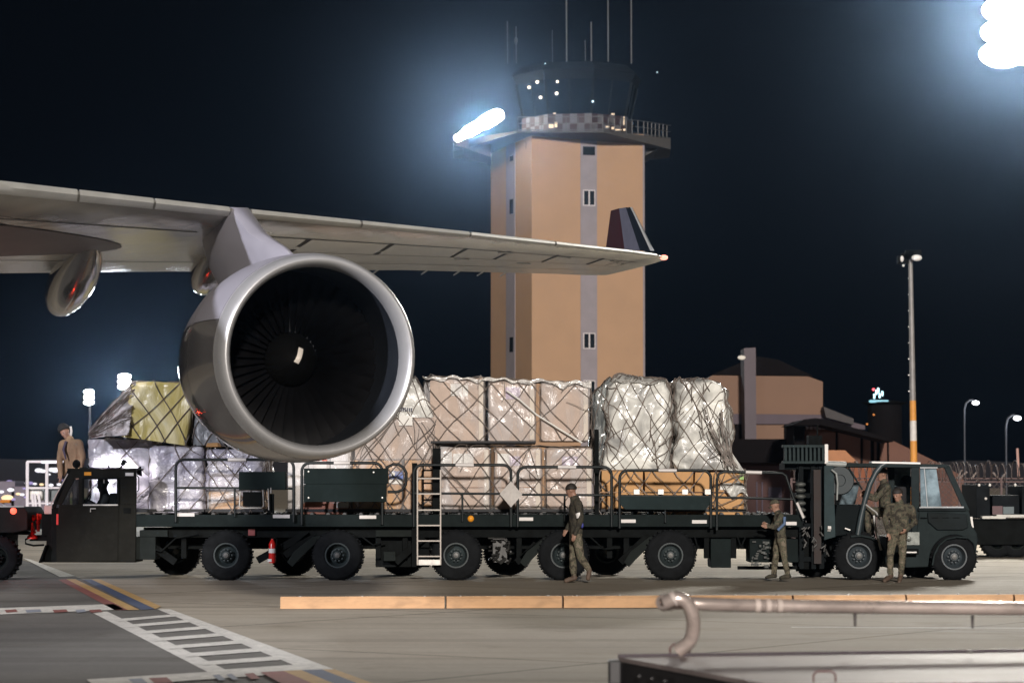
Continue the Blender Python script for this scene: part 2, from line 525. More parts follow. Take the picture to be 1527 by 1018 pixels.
# ================================================================ AIRCRAFT: wing, pylon, engine, winglet, fairings
wing_m = bpy.data.materials.new("wing_skin"); wing_m.use_nodes = True
n, l = nt(wing_m); p = n["Principled BSDF"]
tc = n.new("ShaderNodeTexCoord")
p.inputs["Roughness"].default_value = 0.2; p.inputs["Metallic"].default_value = 0.35; p.inputs["Coat Weight"].default_value = 0.12; p.inputs["Coat Roughness"].default_value = 0.15
no = n.new("ShaderNodeTexNoise"); no.inputs["Scale"].default_value = 1.3; no.inputs["Detail"].default_value = 6
l.new(tc.outputs["Object"], no.inputs[0])
cr = n.new("ShaderNodeValToRGB"); cr.color_ramp.elements[0].color = (0.33, 0.325, 0.29, 1); cr.color_ramp.elements[1].color = (0.50, 0.49, 0.44, 1)
cr.color_ramp.elements[0].position = .3; cr.color_ramp.elements[1].position = .7
l.new(no.outputs[0], cr.inputs[0])
l.new(cr.outputs[0], p.inputs["Base Color"])
nb = n.new("ShaderNodeTexNoise"); nb.inputs["Scale"].default_value = 0.9; nb.inputs["Detail"].default_value = 2
l.new(tc.outputs["Object"], nb.inputs[0])
bp = n.new("ShaderNodeBump"); bp.inputs["Strength"].default_value = 0.25; bp.inputs["Distance"].default_value = 0.12
l.new(nb.outputs[0], bp.inputs["Height"]); l.new(bp.outputs[0], p.inputs["Normal"])
skin_grey = mat("coated_grey_panel", (0.13, 0.12, 0.115), 0.45, var=0.08, scale=2)
slat_m = mat("slat_metal", (0.62, 0.62, 0.58), 0.42, 0.15, var=0.08, scale=3)
seam_m = mat("panel_gap", (0.05, 0.05, 0.048), 0.8)
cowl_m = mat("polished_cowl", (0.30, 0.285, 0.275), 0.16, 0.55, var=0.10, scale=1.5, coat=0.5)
cowl_up = mat("lit_cowl_tone", (0.33, 0.32, 0.36), 0.4, 0.0, var=0.05, scale=1.5, coat=0.2)  # lavender lamplight on upper cowl and pylon put into the colour
lip_m = mat("inlet_lip_metal", (0.42, 0.42, 0.42), 0.36, 0.4, var=0.06, scale=2)
duct_m = mat("inlet_duct", (0.012, 0.015, 0.02), 0.5, 0.1, var=0.1, scale=2)
fan_m = mat("fan_blade", (0.003, 0.003, 0.0035), 0.45, 0.0, spec=.22, var=0.2, scale=4)
F = Vector((math.sin(R(20)), -math.cos(R(20)), 0))        # where the nose of the aircraft points
EC = W(477, 529.5, 34.6)                                   # middle of the inlet
plane = thing("aircraft_wing", "silver grey airliner wing with one big engine and a striped upturned tip", "aircraft", (EC.x, EC.y, 0))
# stations: leading edge, trailing edge, thickness
ST = [(W(-560, 236, 26.8), W(-280, 408, 39.0), 1.15), (W(0, 277, 33.7), W(0, 406, 42.7), .80), (W(352, 315, 38.4), W(205, 404, 45.0), .62),
      (W(700, 349, 43.9), W(600, 402, 50.0), .42), (W(940, 375, 49.8), W(832, 408, 54.2), .27), (W(984, 381, 51.0), W(874, 410, 54.8), .20), (W(992, 386, 51.3), W(905, 410, 54.6), .10)]
AF = [(0, 0), (.003, .05), (.010, .08), (.03, .10), (.08, .12), (.22, .13), (.45, .15), (.7, .13), (.9, .06), (1, .02)]
AB = [(1, -.02), (.9, -.07), (.75, -.14), (.55, -.22), (.35, -.26), (.18, -.25), (.08, -.20), (.03, -.12), (.008, -.06)]
ring = AF + AB
def station(t):
    t = max(0, min(len(ST)-1.0001, t)); i = int(t); f = t-i
    return ST[i][0].lerp(ST[i+1][0], f), ST[i][1].lerp(ST[i+1][1], f), ST[i][2]*(1-f)+ST[i+1][2]*f
def wpt(t, c, h, off=0.0):
    L, T, th = station(t)
    p = L.lerp(T, c); p.z += h*th + off
    return p
m = MB()
NT = 61
k = len(ring)
vs, fs, mi = [], [], []
for i in range(NT):
    t = (len(ST)-1)*i/(NT-1)
    vs += [wpt(t, c, h) for c, h in ring]
m.v = vs
for i in range(NT-1):
    for j in range(k):
        m.f.append((i*k+j, i*k+(j+1) % k, (i+1)*k+(j+1) % k, (i+1)*k+j)); m.m.append(0)
m.f.append(tuple(range(k))); m.m.append(0)
m.f.append(tuple((NT-1)*k+j for j in range(k))); m.m.append(0)
m.build("wing_box", wing_m, plane, smooth=40)
# leading edge slats: separate bright noses along the wing
def slat(t0, t1):
    a = MB(); q = 10
    lst = [(.05, .11), (.03, .10), (.010, .08), (.003, .05), (-.001, 0), (.008, -.06), (.016, -.09)]
    vs = []
    for i in range(q):
        t = t0+(t1-t0)*i/(q-1)
        vs += [wpt(t, c, h, .012 if h > 0 else -.012) + F*.015 for c, h in lst]
    kk = len(lst)
    a.add(vs, [(i*kk+j, i*kk+j+1, (i+1)*kk+j+1, (i+1)*kk+j) for i in range(q-1) for j in range(kk-1)])
    o = a.build("slat", slat_m, plane, smooth=60)
for t0, t1 in ((.1, .65), (.66, .98), (.99, 1.3), (1.31, 1.62), (1.63, 1.97), (2.06, 2.5), (2.51, 3.0), (3.01, 3.5), (3.51, 4.1), (4.11, 4.9)):
    slat(t0, t1)
# skin joints along the underside
def under(t, c):
    h = None
    for (c0, h0), (c1, h1) in zip(AB[::-1], AB[::-1][1:]):
        if c0 <= c <= c1:
            h = h0+(h1-h0)*(c-c0)/(c1-c0)
    return wpt(t, c, h if h is not None else -.1, -.006)
a = MB()
def seam(t0, c0, t1, c1, w=.010):
    q = 14
    for i in range(q):
        f0, f1 = i/q, (i+1)/q
        p0 = [under(t0+(t1-t0)*f0, c0+(c1-c0)*f0+s) for s in (-w, w)]
        p1 = [under(t0+(t1-t0)*f1, c0+(c1-c0)*f1+s) for s in (-w, w)]
        a.add([p0[0], p0[1], p1[1], p1[0]], [(0, 1, 2, 3)])
seam(0, .16, 1.9, .17, .0035); seam(2.05, .17, 4.8, .22, .004); seam(0, .72, 4.6, .70, .003); seam(2.1, .42, 4.7, .45, .0025)
for t in (.3, .7, 1.1, 1.5, 1.8):
    seam(t, .17, t+.012, .72, .003)
for t in (2.35, 2.7, 3.05, 3.3, 3.6, 3.9, 4.2, 4.6):
    a.add([under(t, .18), under(t+.02, .18), under(t+.03, .42), under(t+.01, .42)], [(0, 1, 2, 3)])
a.build("skin_joint", seam_m, plane)
# access hatches (dark ovals) in the outer panels
a = MB()
for t, c in ((3.25, .2), (3.62, .21), (3.98, .22), (4.25, .26), (4.5, .3), (3.1, .45), (3.5, .5)):
    for i in range(1):
        a.add([under(t, c), under(t+.09, c), under(t+.10, c+.035), under(t+.01, c+.035)], [(0, 1, 2, 3)])
a.build("hatch", mat("hatch_grey", (0.2, 0.2, 0.19), .4), plane)
# grey coated oval near the wing root
a = MB()
cen_t, cen_c = .35, .43
N = 40
c0 = under(.3, .40)
pts = []
for i in range(N):
    an = 2*math.pi*i/N
    tt = .2+1.42*math.cos(an); cc = .43+.27*math.sin(an)*(1-.12*math.cos(an))
    pts.append((max(0, tt), cc))
qs = []
for r in range(0, 9):
    f = r/8
    qs.append([under(max(0, .2+(x-.2)*f), .43+(y-.43)*f)+Vector((0, 0, -.004)) for x, y in pts])
vs = [v for q in qs for v in q]
fs = [(r*N+i, r*N+(i+1) % N, (r+1)*N+(i+1) % N, (r+1)*N+i) for r in range(8) for i in range(N)]
a.add(vs, fs)
a.build("coated_panel", skin_grey, plane, smooth=60)
# winglet
a = MB()
wl_pts = [(975, 374, 51.1), (942, 309, 52.6), (934, 307, 53.0), (919, 309, 53.9), (911, 317, 54.3), (904, 371, 54.6)]
def wlt(frac0, frac1, mi):
    pass
base0, base1 = Vector((975, 374, 51.1)), Vector((903, 373, 54.6))
top0, top1 = Vector((942, 308, 52.6)), Vector((911, 313, 54.3))
def wq(f, g_):
    b_ = base0.lerp(base1, f); t_ = top0.lerp(top1, f)
    q = b_.lerp(t_, g_)
    if g_ > .9:
        q.y += 3*abs(f-.45)**1.5
    return W(q.x, q.y, q.z)
cuts = [0, .05, .16, .24, .55, .62, 1.0]
cols = [0, 1, 1, 2, 2, 3, 3]
cols = [0, 1, 1, 2, 3, 3]
for ci in range(6):
    for side in (-1, 1):
        for j in range(8):
            g0, g1 = j/8, (j+1)/8
            q = []
            for f, g_ in ((cuts[ci], g0), (cuts[ci+1], g0), (cuts[ci+1], g1), (cuts[ci], g1)):
                th = .05*math.sin(math.pi*min(1, f*1.0+.02))**.6*(1.1-g_*.6)
                q.append(wq(f, g_)+Vector((side*th*.94, side*th*.34, 0)))
            a.add(q, [(0, 1, 2, 3)], ci if ci < 0 else cols[ci])
for i in range(6):      # top closing
    q = []
    for f, sd_ in ((cuts[i], -1), (cuts[i+1], -1), (cuts[i+1], 1), (cuts[i], 1)):
        th = .05*math.sin(math.pi*min(1, f+.02))**.6*.5
        q.append(wq(f, 1)+Vector((sd_*th*.94, sd_*th*.34, 0)))
    a.add(q, [(0, 1, 2, 3)], cols[i])
a.build("winglet", [slat_m, mat("winglet_navy", (.006, .009, .015), .7, spec=.1), mat("winglet_white", (.13, .13, .17), .7, spec=.1), mat("winglet_red", (.04, .005, .008), .7, spec=.1)], plane)
# tip light
tl = MB().ball(W(990, 384, 51.2), (.075, .08, .05), 12, 8).build("navigation_light", emat("tip_lamp_glow", (1, .30, .22), 2.5), plane, smooth=80)

# pylon between wing and engine
NA = -F                                                    # towards the tail
nac = bpy.data.objects.new("engine", None); COL.objects.link(nac); nac.parent = plane; nac.location = (0, 0, EC.z)
up = Vector((0, 0, 1)); side = F.cross(up).normalized()
ro = 1.275
prof_out = [(0.0, 1.165), (-.02, 1.19), (-.025, 1.215), (.0, 1.25), (.06, 1.29), (.16, 1.325), (.30, 1.35)]
def turn(b_, prof, n=72, mi=0, flt=None):
    ax = NA
    for i in range(len(prof)-1):
        for j in range(n):
            an0, an1 = 2*math.pi*j/n, 2*math.pi*(j+1)/n
            mi_ = mi if flt is None else flt((an0+an1)/2, (prof[i][0]+prof[i+1][0])/2)
            q = []
            for (t, r), an in ((prof[i], an0), (prof[i+1], an0), (prof[i+1], an1), (prof[i], an1)):
                q.append(EC + ax*t + (side*math.cos(an)+up*math.sin(an))*r)
            b_.add(q, [(0, 1, 2, 3)], mi_)
a = MB(); turn(a, [(.30, 1.135), (.2, 1.130), (.1, 1.138), (.04, 1.158), (.0, 1.18), (-.022, 1.203), (-.024, 1.222), (.0, 1.25), (.05, 1.272), (.15, 1.292), (.28, 1.306)])
a.build("inlet_lip", lip_m, nac, smooth=70)
a = MB()
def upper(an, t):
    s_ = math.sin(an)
    return 1 if s_ > .32 else 0  # paler above the wing's shadow line, imitated by the material split
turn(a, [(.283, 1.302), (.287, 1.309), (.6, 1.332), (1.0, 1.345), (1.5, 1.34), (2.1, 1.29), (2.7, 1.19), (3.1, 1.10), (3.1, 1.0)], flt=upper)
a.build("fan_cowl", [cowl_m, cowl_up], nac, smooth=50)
a = MB(); turn(a, [(.292, 1.3115), (.302, 1.3125)]); turn(a, [(1.62, 1.336), (1.635, 1.335)])
for an in (R(200), R(252), R(20)):
    for t0_, t1_ in ((.31, 1.6), (1.65, 3.0)):
        for q_ in range(8):
            ta, tb = t0_+(t1_-t0_)*q_/8, t0_+(t1_-t0_)*(q_+1)/8
            rr_ = lambda t: 1.3125+.034*math.sin(min(1, (t-.3)/.75)*math.pi/2)-(max(0, t-1.5)**1.5)*.115
            P_ = lambda t, d: EC+NA*t+(side*math.cos(an+d)+up*math.sin(an+d))*(rr_(t)+.002)
            a.add([P_(ta, -.003), P_(tb, -.003), P_(tb, .003), P_(ta, .003)], [(0, 1, 2, 3)])
a.build("cowl_joint", seam_m, nac)
a = MB()
for an in (R(207), R(228), R(243), R(172), R(150)):
    for t in (.55, 1.15):
        rr_ = 1.331 if t < 1 else 1.349
        P_ = lambda dt, d: EC+NA*(t+dt)+(side*math.cos(an+d)+up*math.sin(an+d))*rr_
        a.add([P_(-.05, -.03), P_(.05, -.03), P_(.05, .03), P_(-.05, .03)], [(0, 1, 2, 3)])
a.build("latch_plate", mat("latch_metal", (.2, .19, .18), .5, .3), nac)
a = MB(); turn(a, [(3.0, .95), (3.4, .86), (4.2, .70), (4.6, .60), (4.6, .45), (5.1, .18), (5.3, .02)])
a.build("exhaust_core", steel, nac, smooth=50)
a = MB(); turn(a, [(.30, 1.135), (.55, 1.13), (1.0, 1.14), (1.35, 1.16), (1.6, 1.17), (1.8, 1.17)])
turn(a, [(1.8, 1.17), (1.8, .01)])
a.build("inlet_duct", duct_m, nac, smooth=40)
a = MB()                                                   # fan: twisted blades
for b_i in range(38):
    an = 2*math.pi*b_i/38
    rows = []
    for q in range(7):
        r = .36+(1.19-.36)*q/6
        tw = R(25+38*q/6)
        ch = .115+.06*q/6
        e = side*math.cos(an)+up*math.sin(an); tg = -side*math.sin(an)+up*math.cos(an)
        c = EC + NA*1.42 + e*r
        dvec = (NA*math.cos(tw)+tg*math.sin(tw))*ch
        sw = NA*.05*math.sin(q/6*math.pi)
        rows.append((c-dvec+sw, c+tg*.012+sw, c+dvec+sw))
    vs = [v for rw in rows for v in rw]
    a.add(vs, [(q*3+i, q*3+i+1, (q+1)*3+i+1, (q+1)*3+i) for q in range(6) for i in range(2)])
a.build("fan", fan_m, nac, smooth=50)
a = MB(); turn(a, [(1.02, .005), (1.04, .06), (1.12, .16), (1.22, .25), (1.33, .33), (1.45, .37), (1.6, .37)], 40)
sp = a.build("spinner", mat("spinner_black", (.002, .002, .002), .7, spec=.08, var=.1), nac, smooth=60)
a = MB()                                                   # the white painted swirl on the spinner
ud = (side*-.42+up*.9).normalized(); vd = NA.cross(ud).normalized()
def sw(u, v):
    r_ = -.06+.28*v; w_ = .034*(2*u-1)*(1 if v < .9 else .8)
    q_ = ud*r_+vd*w_; rr = q_.length
    t = 1.012+.43*(rr/.37)**1.35
    return EC+NA*(t-.03)+q_
a.grid(sw, 4, 12)
a.build("swirl_mark", mat("swirl_white", (.75, .68, .6), .5, var=.05), nac)
# pylon: swept slab from the cowl's top to the wing
a = MB()
def pyl(t, z, w):
    c = EC+NA*t
    return [Vector((c.x, c.y, 0))+side*w+up*z, Vector((c.x, c.y, 0))-side*w+up*z]
z0 = EC.z
LE = ST[2][0].z
secs = [[(1.15, z0+1.32, .02), (1.5, z0+1.25, .09), (2.4, z0+1.15, .14), (3.2, z0+.7, .16), (4.2, z0+.75, .12), (4.9, z0+.9, .03)],
        [(1.7, z0+1.50, .03), (1.95, z0+1.50, .12), (2.7, z0+1.5, .15), (3.6, z0+1.4, .17), (4.6, z0+1.3, .12), (5.3, z0+1.3, .03)],
        [(2.9, z0+1.80, .03), (3.1, z0+1.80, .13), (3.6, z0+1.8, .17), (4.3, z0+1.7, .18), (5.2, z0+1.6, .13), (5.8, z0+1.55, .03)],
        [(4.02, LE+.05, .04), (4.15, LE+.06, .14), (4.5, LE+.1, .2), (5.0, LE-.05, .2), (5.7, LE-.1, .15), (6.3, LE-.15, .03)]]
vs = []
for s_ in secs:
    row = [pyl(*q)[0] for q in s_] + [pyl(*q)[1] for q in s_[::-1]]
    vs += row
k = 12
fs = [(i*k+j, i*k+(j+1) % k, (i+1)*k+(j+1) % k, (i+1)*k+j) for i in range(3) for j in range(k)] + [tuple(range(k)), tuple(3*k+j for j in range(k))]
a.add(vs, fs)
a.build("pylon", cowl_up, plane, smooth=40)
# flap track fairings
def fairing(p, q, r, mat_=cowl_m):
    p, q = Vector(p), Vector(q); d = q-p; L = d.length
    a = MB()
    pr = [(L*f, r*v) for f, v in ((0, 0), (.03, .25), (.1, .5), (.22, .78), (.4, .98), (.55, 1), (.7, .93), (.84, .74), (.93, .5), (.98, .27), (1, 0))]
    a.lathe(p, d, pr, 28)
    o = a.build("flap_fairing", mat_, plane, smooth=70)
    return o
fairing(W(138, 362, 39.6), W(84, 462, 45.4), .36)
fairing(W(352, 350, 41.6), W(298, 430, 45.0), .34)
# static wicks on the trailing edge
a = MB()
for t in (2.9, 3.15, 3.35, 3.5, 3.65):
    L, T, th = station(t); a.bar(T, T+NA*.35+Vector((0, 0, -.05)), .02)
a.build("static_wick", steel, plane)
# ================================================================ CARGO LOADER
YN, YD = 50.0, 53.5
ld = thing("cargo_loader", "long dark green cargo loader with many wheels, railings and a ladder, carrying netted pallets", "cargo loader", (0, 51.5, 0))
DZ = W(700, 767, YN).z                                     # deck top
ladderm = alu
a = MB()
x0, x1 = W(205, 0, YN).x, W(1192, 0, YN).x
xl = W(68, 0, YN).x
a.box((x0, YN+.02, DZ-.22), (x1, YN+.12, DZ))             # side beam
a.box((x0, YD-.12, DZ-.22), (x1, YD, DZ))
a.box((x0, YN+.12, DZ-.10), (x1, YD-.12, DZ-.02))
a.box((xl+.3, 51.55, DZ-.14), (x0, YD, DZ-.02))
a.build("deck", green_dark, ld, bevel=.01)
a = MB()                                                   # rollers on the deck
xx = x0+.2
while xx < x1-.2:
    for yy in (50.35, 51.6, 52.5):
        a.tube([(xx, yy, DZ+.0), (xx, yy+.55, DZ+.0)], .035, 8)
    xx += .30
a.build("roller_bed", roller_steel, ld, smooth=60)
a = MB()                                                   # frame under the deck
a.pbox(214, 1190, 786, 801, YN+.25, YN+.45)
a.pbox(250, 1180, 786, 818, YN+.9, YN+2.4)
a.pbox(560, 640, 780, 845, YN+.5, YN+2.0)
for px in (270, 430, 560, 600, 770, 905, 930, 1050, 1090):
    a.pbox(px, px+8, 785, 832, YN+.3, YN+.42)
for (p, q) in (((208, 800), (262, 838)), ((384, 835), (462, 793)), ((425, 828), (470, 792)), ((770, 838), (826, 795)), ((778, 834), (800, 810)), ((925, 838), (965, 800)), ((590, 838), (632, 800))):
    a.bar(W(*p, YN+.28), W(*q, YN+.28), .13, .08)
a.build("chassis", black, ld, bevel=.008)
a = MB()
for px in (428, 640, 775, 930):                            # swing arms next to the wheels
    a.pprism([(px, 838), (px+10, 822), (px+38, 800), (px+52, 798), (px+40, 812), (px+18, 834), (px+8, 845)], YN+.2, YN+.3)
a.build("swing_arm", olive, ld, bevel=.01)

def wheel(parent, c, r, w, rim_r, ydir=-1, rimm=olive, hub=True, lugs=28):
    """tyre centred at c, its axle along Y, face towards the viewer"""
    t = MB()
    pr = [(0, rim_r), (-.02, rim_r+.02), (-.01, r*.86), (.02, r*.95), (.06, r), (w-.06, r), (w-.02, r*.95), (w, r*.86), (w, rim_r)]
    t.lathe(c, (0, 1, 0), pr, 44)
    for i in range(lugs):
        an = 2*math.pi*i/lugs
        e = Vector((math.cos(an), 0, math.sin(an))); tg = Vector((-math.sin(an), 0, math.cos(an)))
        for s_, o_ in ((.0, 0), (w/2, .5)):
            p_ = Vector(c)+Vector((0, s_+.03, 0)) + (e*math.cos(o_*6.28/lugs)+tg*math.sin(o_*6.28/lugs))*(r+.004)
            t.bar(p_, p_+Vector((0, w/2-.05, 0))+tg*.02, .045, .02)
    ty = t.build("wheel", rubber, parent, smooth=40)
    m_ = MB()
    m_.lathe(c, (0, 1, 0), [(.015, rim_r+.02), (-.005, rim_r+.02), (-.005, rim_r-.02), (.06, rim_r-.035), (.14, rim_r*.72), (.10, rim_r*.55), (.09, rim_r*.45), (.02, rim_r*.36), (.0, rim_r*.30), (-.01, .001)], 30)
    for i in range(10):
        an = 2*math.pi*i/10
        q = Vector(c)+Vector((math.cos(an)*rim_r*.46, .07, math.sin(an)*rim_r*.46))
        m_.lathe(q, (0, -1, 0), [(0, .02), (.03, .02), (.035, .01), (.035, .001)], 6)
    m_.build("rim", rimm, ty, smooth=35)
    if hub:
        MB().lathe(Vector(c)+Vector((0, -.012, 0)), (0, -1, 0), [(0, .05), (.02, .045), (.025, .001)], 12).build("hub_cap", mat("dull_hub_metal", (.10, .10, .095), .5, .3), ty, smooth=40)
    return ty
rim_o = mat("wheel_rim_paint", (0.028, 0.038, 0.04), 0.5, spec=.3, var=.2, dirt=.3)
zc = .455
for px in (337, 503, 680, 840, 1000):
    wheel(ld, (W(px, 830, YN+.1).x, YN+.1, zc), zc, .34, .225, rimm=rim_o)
for px in (262, 437, 600, 757, 905):
    wheel(ld, (W(px, 830, YD-.5).x, YD-.5, zc), zc, .34, .225, rimm=rim_o)

# railings: rounded hoops of tube
rail_m = mat("railing_paint", (0.009, 0.013, 0.014), 0.5, spec=.3, var=.2, dirt=.3)
def rounded(px0, px1, py0, py1, Y, r=12):
    pts = [(px0, py1)]
    for i in range(6):
        an = math.pi + i/5*math.pi/2
        pts.append((px0+r+r*math.cos(an), py0+r+r*math.sin(an)))
    for i in range(6):
        an = -math.pi/2 + i/5*math.pi/2
        pts.append((px1-r+r*math.cos(an), py0+r+r*math.sin(an)))
    pts.append((px1, py1))
    return [W(a_, b_, Y) for a_, b_ in pts]
YR = YN-.03
rails = [(262, 438, 685, 778, 727), (450, 570, 690, 782, None), (588, 606, 690, 735, None), (617, 762, 693, 785, 735), (772, 912, 696, 785, 737), (924, 1060, 701, 787, 739)]
for i, (a0, a1, t0, b0, mid) in enumerate(rails):
    if i == 2: continue
    a = MB()
    a.tube(rounded(a0, a1, t0, b0, YR), .027, 8)
    if mid:
        a.tube([W(a0, mid, YR), W(a1, mid+1, YR)], .022, 8)
    for xq in ((a0+a1)/2,):
        if mid: a.tube([W(xq, mid, YR), W(xq, b0-8, YR)], .018, 6)
    ra = a.build("railing", rail_m, ld, smooth=60)
    if i != 1:
        w0 = (a0+a1)/2-10
        MB().tube([W(w0, t0, YR), W(w0+27, t0+.3, YR)], .034, 8).build("reflective_band", reflector, ra, smooth=60)
    else:
        MB().tube([W(498, t0, YR), W(522, t0, YR)], .034, 8).build("reflective_band", reflector, ra, smooth=60)
a = MB()                                                   # looped rail beside the dark panel
lp = [(525, 694)] + [(525+12-12*math.cos(i/5*math.pi/2), 704-12*math.sin(i/5*math.pi/2)) for i in range(6)]
lp = [(578, 733), (592, 733), (600, 730), (605, 722), (606, 705), (602, 697), (594, 692), (586, 692), (578, 696), (573, 705)]
a.tube([W(x, y, YR) for x, y in lp], .027, 8)
a.build("railing", rail_m, ld, smooth=60)
a = MB()                                                   # sloping tail railing
a.tube([W(x, y, YR) for x, y in ((1069, 790), (1069, 715), (1072, 706), (1080, 703), (1120, 704), (1166, 705), (1172, 709), (1183, 742), (1198, 776))], .025, 8)
a.tube([W(1069, 741, YR), W(1184, 744, YR)], .022, 8)
ra = a.build("railing", rail_m, ld, smooth=60)
MB().tube([W(1112, 703.6, YR), W(1136, 704.4, YR)], .032, 8).tube([W(1188, 749, YR), W(1198, 772, YR)], .032, 8).build("reflective_band", reflector, ra, smooth=60)
# thick uprights standing by the ladder and between panels
a = MB()
a.pbox(614, 622, 690, 845, YN+.06, YN+.2); a.pbox(645, 657, 668, 770, YN+.16, YN+.3)
a.build("post", black, ld, bevel=.006)
MB().pbox(887, 893, 640, 775, YN+.5, YN+.62).build("post", black, ld)
# ladder
lad = MB()
for px in (622.5, 657):
    lad.bar(W(px, 700, YR-.03), W(px, 842, YR-.03), .026, .05)
for py in (713, 736, 760, 783, 806, 829):
    lad.bar(W(623, py, YR-.03), W(657, py, YR-.03), .026, .03)
lo = lad.build("ladder", ladderm, ld, bevel=.004)
MB().pbox(624, 656, 834, 842, YR-.06, YR+.12).build("step", steel, lo)
# orange box ladder rungs seen through
a = MB()
for py in (701, 720, 745, 757):
    a.bar(W(630, py, YN+.35), W(645, py, YN+.35), .03)
a.bar(W(631, 690, YN+.35), W(631, 765, YN+.35), .03)
a.build("rung_frame", black, ld)
# dark side panels and the control station
gp = mat("panel_green_paint", (0.010, 0.016, 0.016), 0.75, spec=.06, var=.2, scale=1.5, dirt=.2)
a = MB(); a.pbox(453, 579, 698, 721, YN-.10, YN-.05); a.pbox(453, 576, 722, 748, YN-.10, YN-.055); a.pbox(456, 576, 720, 724, YN-.085, YN-.05)
po = a.build("side_panel", gp, ld, bevel=.006)
a = MB()
for x, y in ((460, 703), (557, 704), (460, 742), (570, 742)):
    a.lathe(W(x, y, YN-.105), (0, -1, 0), [(0, .018), (.01, .016), (.012, .001)], 8)
a.build("bolt", steel, po)
a = MB(); a.pbox(356, 426, 703, 730, YN-.12, YN+.15)
cb = a.build("control_box", gp, ld, bevel=.01)
a = MB(); a.tube([W(x, y, YN-.1) for x, y in ((358, 733), (357, 755), (361, 757), (390, 757), (393, 754), (392, 730))], .016, 6)
a.tube([W(404, 727, YN-.12), W(404, 735, YN-.14)], .014, 6)
a.tube([W(400, 728, YN-.12), W(401, 760, YN-.12)], .014, 6)
a.build("guard_frame", steel, cb, smooth=60)
a = MB(); a.pbox(362, 390, 733, 755, YN-.05, YN+.12); a.pbox(400, 408, 736, 765, YN-.05, YN+.1)
a.build("valve_block", black, cb, bevel=.006)
a = MB(); a.pprism([(925, 739), (1060, 740), (1058, 752), (1052, 760), (932, 759), (925, 752)], YN-.1, YN-.04)
o = a.build("side_panel", mat("tray_green_paint", (.018, .028, .029), .75, spec=.06, var=.2, scale=1.5, dirt=.2), ld, bevel=.006)
a = MB()
for x in (950, 986, 1022, 1056):
    a.pbox(x-5, x+4, 729, 737, YN-.06, YN)
a.build("clip", steel, o, bevel=.004)
# diamond sign: folded plate hung from the rail
a = MB()
c = W(762, 736, YR-.05)
T_, L_, R_, B_ = [W(x, y, YR-.06) for x, y in ((762, 717), (745, 736), (779, 737), (762, 756))]
mid0 = Vector((0, -.10, 0))
a.add([T_+mid0*.6, L_, B_+mid0*.6, R_, T_+Vector((0, .01, 0)), L_+Vector((0, .02, 0)), B_+Vector((0, .01, 0)), R_+Vector((0, .02, 0))],
      [(0, 1, 2), (0, 2, 3), (4, 6, 5), (4, 7, 6), (0, 4, 5, 1), (1, 5, 6, 2), (2, 6, 7, 3), (3, 7, 4, 0)])
a.build("diamond_sign", [mat("sign_white", (.5, .47, .44), .6, dirt=.3)], ld)
# reflective patches and amber marker on the deck edge
for x0_, x1_, y in ((263, 290, 767), (407, 432, 769.5), (536, 561, 770.5), (771, 795, 773.5), (925, 948, 776.5), (1032, 1054, 777.5), (1172, 1188, 780)):
    MB().pbox(x0_, x1_, y-2.5, y+2.5, YN-.006+.02, YN+.02).build("reflector", reflector, ld)
MB().lathe(W(702, 773, YN+.02), (0, -1, 0), [(0, .06), (.03, .055), (.045, .03), (.05, .001)], 16).build("marker_lamp", amber, ld, smooth=50)
# fire extinguisher
a = MB(); ce = W(406, 825, YN+.02)
a.lathe(W(406, 839, YN+.1), (0, 0, 1), [(0, .001), (0, .055), (.03, .065), (.34, .065), (.40, .04), (.42, .022), (.44, .022)], 18)
fe = a.build("fire_extinguisher", red_lens, ld, smooth=50)
a = MB(); a.lathe(W(406, 824, YN+.1), (0, 0, 1), [(0, .0665), (.08, .0665)], 18); a.lathe(W(404.5, 837, YN+.1), (0, 0, 1), [(0, .0665), (.05, .0665)], 18)
a.build("label_band", white_p, fe)
a = MB(); a.tube([W(406, 806, YN+.1), W(410, 801, YN+.1), W(413, 804, YN+.1), W(412, 818, YN+.07)], .013, 6); a.bar(W(402, 803, YN+.1), W(412, 801, YN+.1), .02)
a.build("hose", black, fe)
MB().pbox(370, 380, 788, 798, YN+.2, YN+.26).build("warning_plate", mat("dull_red_plate", (.22, .05, .05), .6), ld)
# boxes slung under the deck
a = MB(); a.pbox(1060, 1090, 803, 846, YN+.06, YN+.9); o = a.build("tool_box", green_dark, ld, bevel=.012)
a = MB(); a.pbox(1118, 1190, 803, 838, YN+.08, YN+.9); o = a.build("battery_box", green_dark, ld, bevel=.012)
a = MB()
random.seed(3)
for i in range(46):
    x, y = random.uniform(1120, 1150), random.uniform(806, 845)
    a.pbox(x, x+random.uniform(1.5, 6), y, y+random.uniform(1, 4), YN+.03-random.random()*.05, YN+.1)
a.build("pump_unit", mat("dusty_metal", (.06, .065, .06), .6, .2, var=.5, scale=8), o)
a = MB(); a.pbox(560, 620, 790, 800, YN+.2, YN+.6); a.pbox(572, 590, 822, 836, YN+.18, YN+.4); a.pbox(208, 250, 790, 800, YN+.1, YN+.5); a.pbox(202, 232, 800, 834, YN+.12, YN+.8)
a.build("tool_box", olive, ld, bevel=.01)
a = MB()                                                   # pipes and motor between the middle wheels
random.seed(5)
for i in range(26):
    x, y = random.uniform(728, 762), random.uniform(806, 836)
    a.tube([W(x, y, YN+.25), W(x+random.uniform(-10, 10), y+random.uniform(-2, 9), YN+.25+random.uniform(0, .2))], .018, 6)
a.tube([W(x, y, YN+.2) for x, y in ((728, 802), (752, 802), (759, 808), (757, 822))], .014, 6)
a.pbox(735, 756, 800, 838, YN+.35, YN+.7)
a.build("hydraulic_motor", mat("greasy_metal", (.04, .04, .038), .45, .4, var=.6, scale=9), ld, smooth=40)
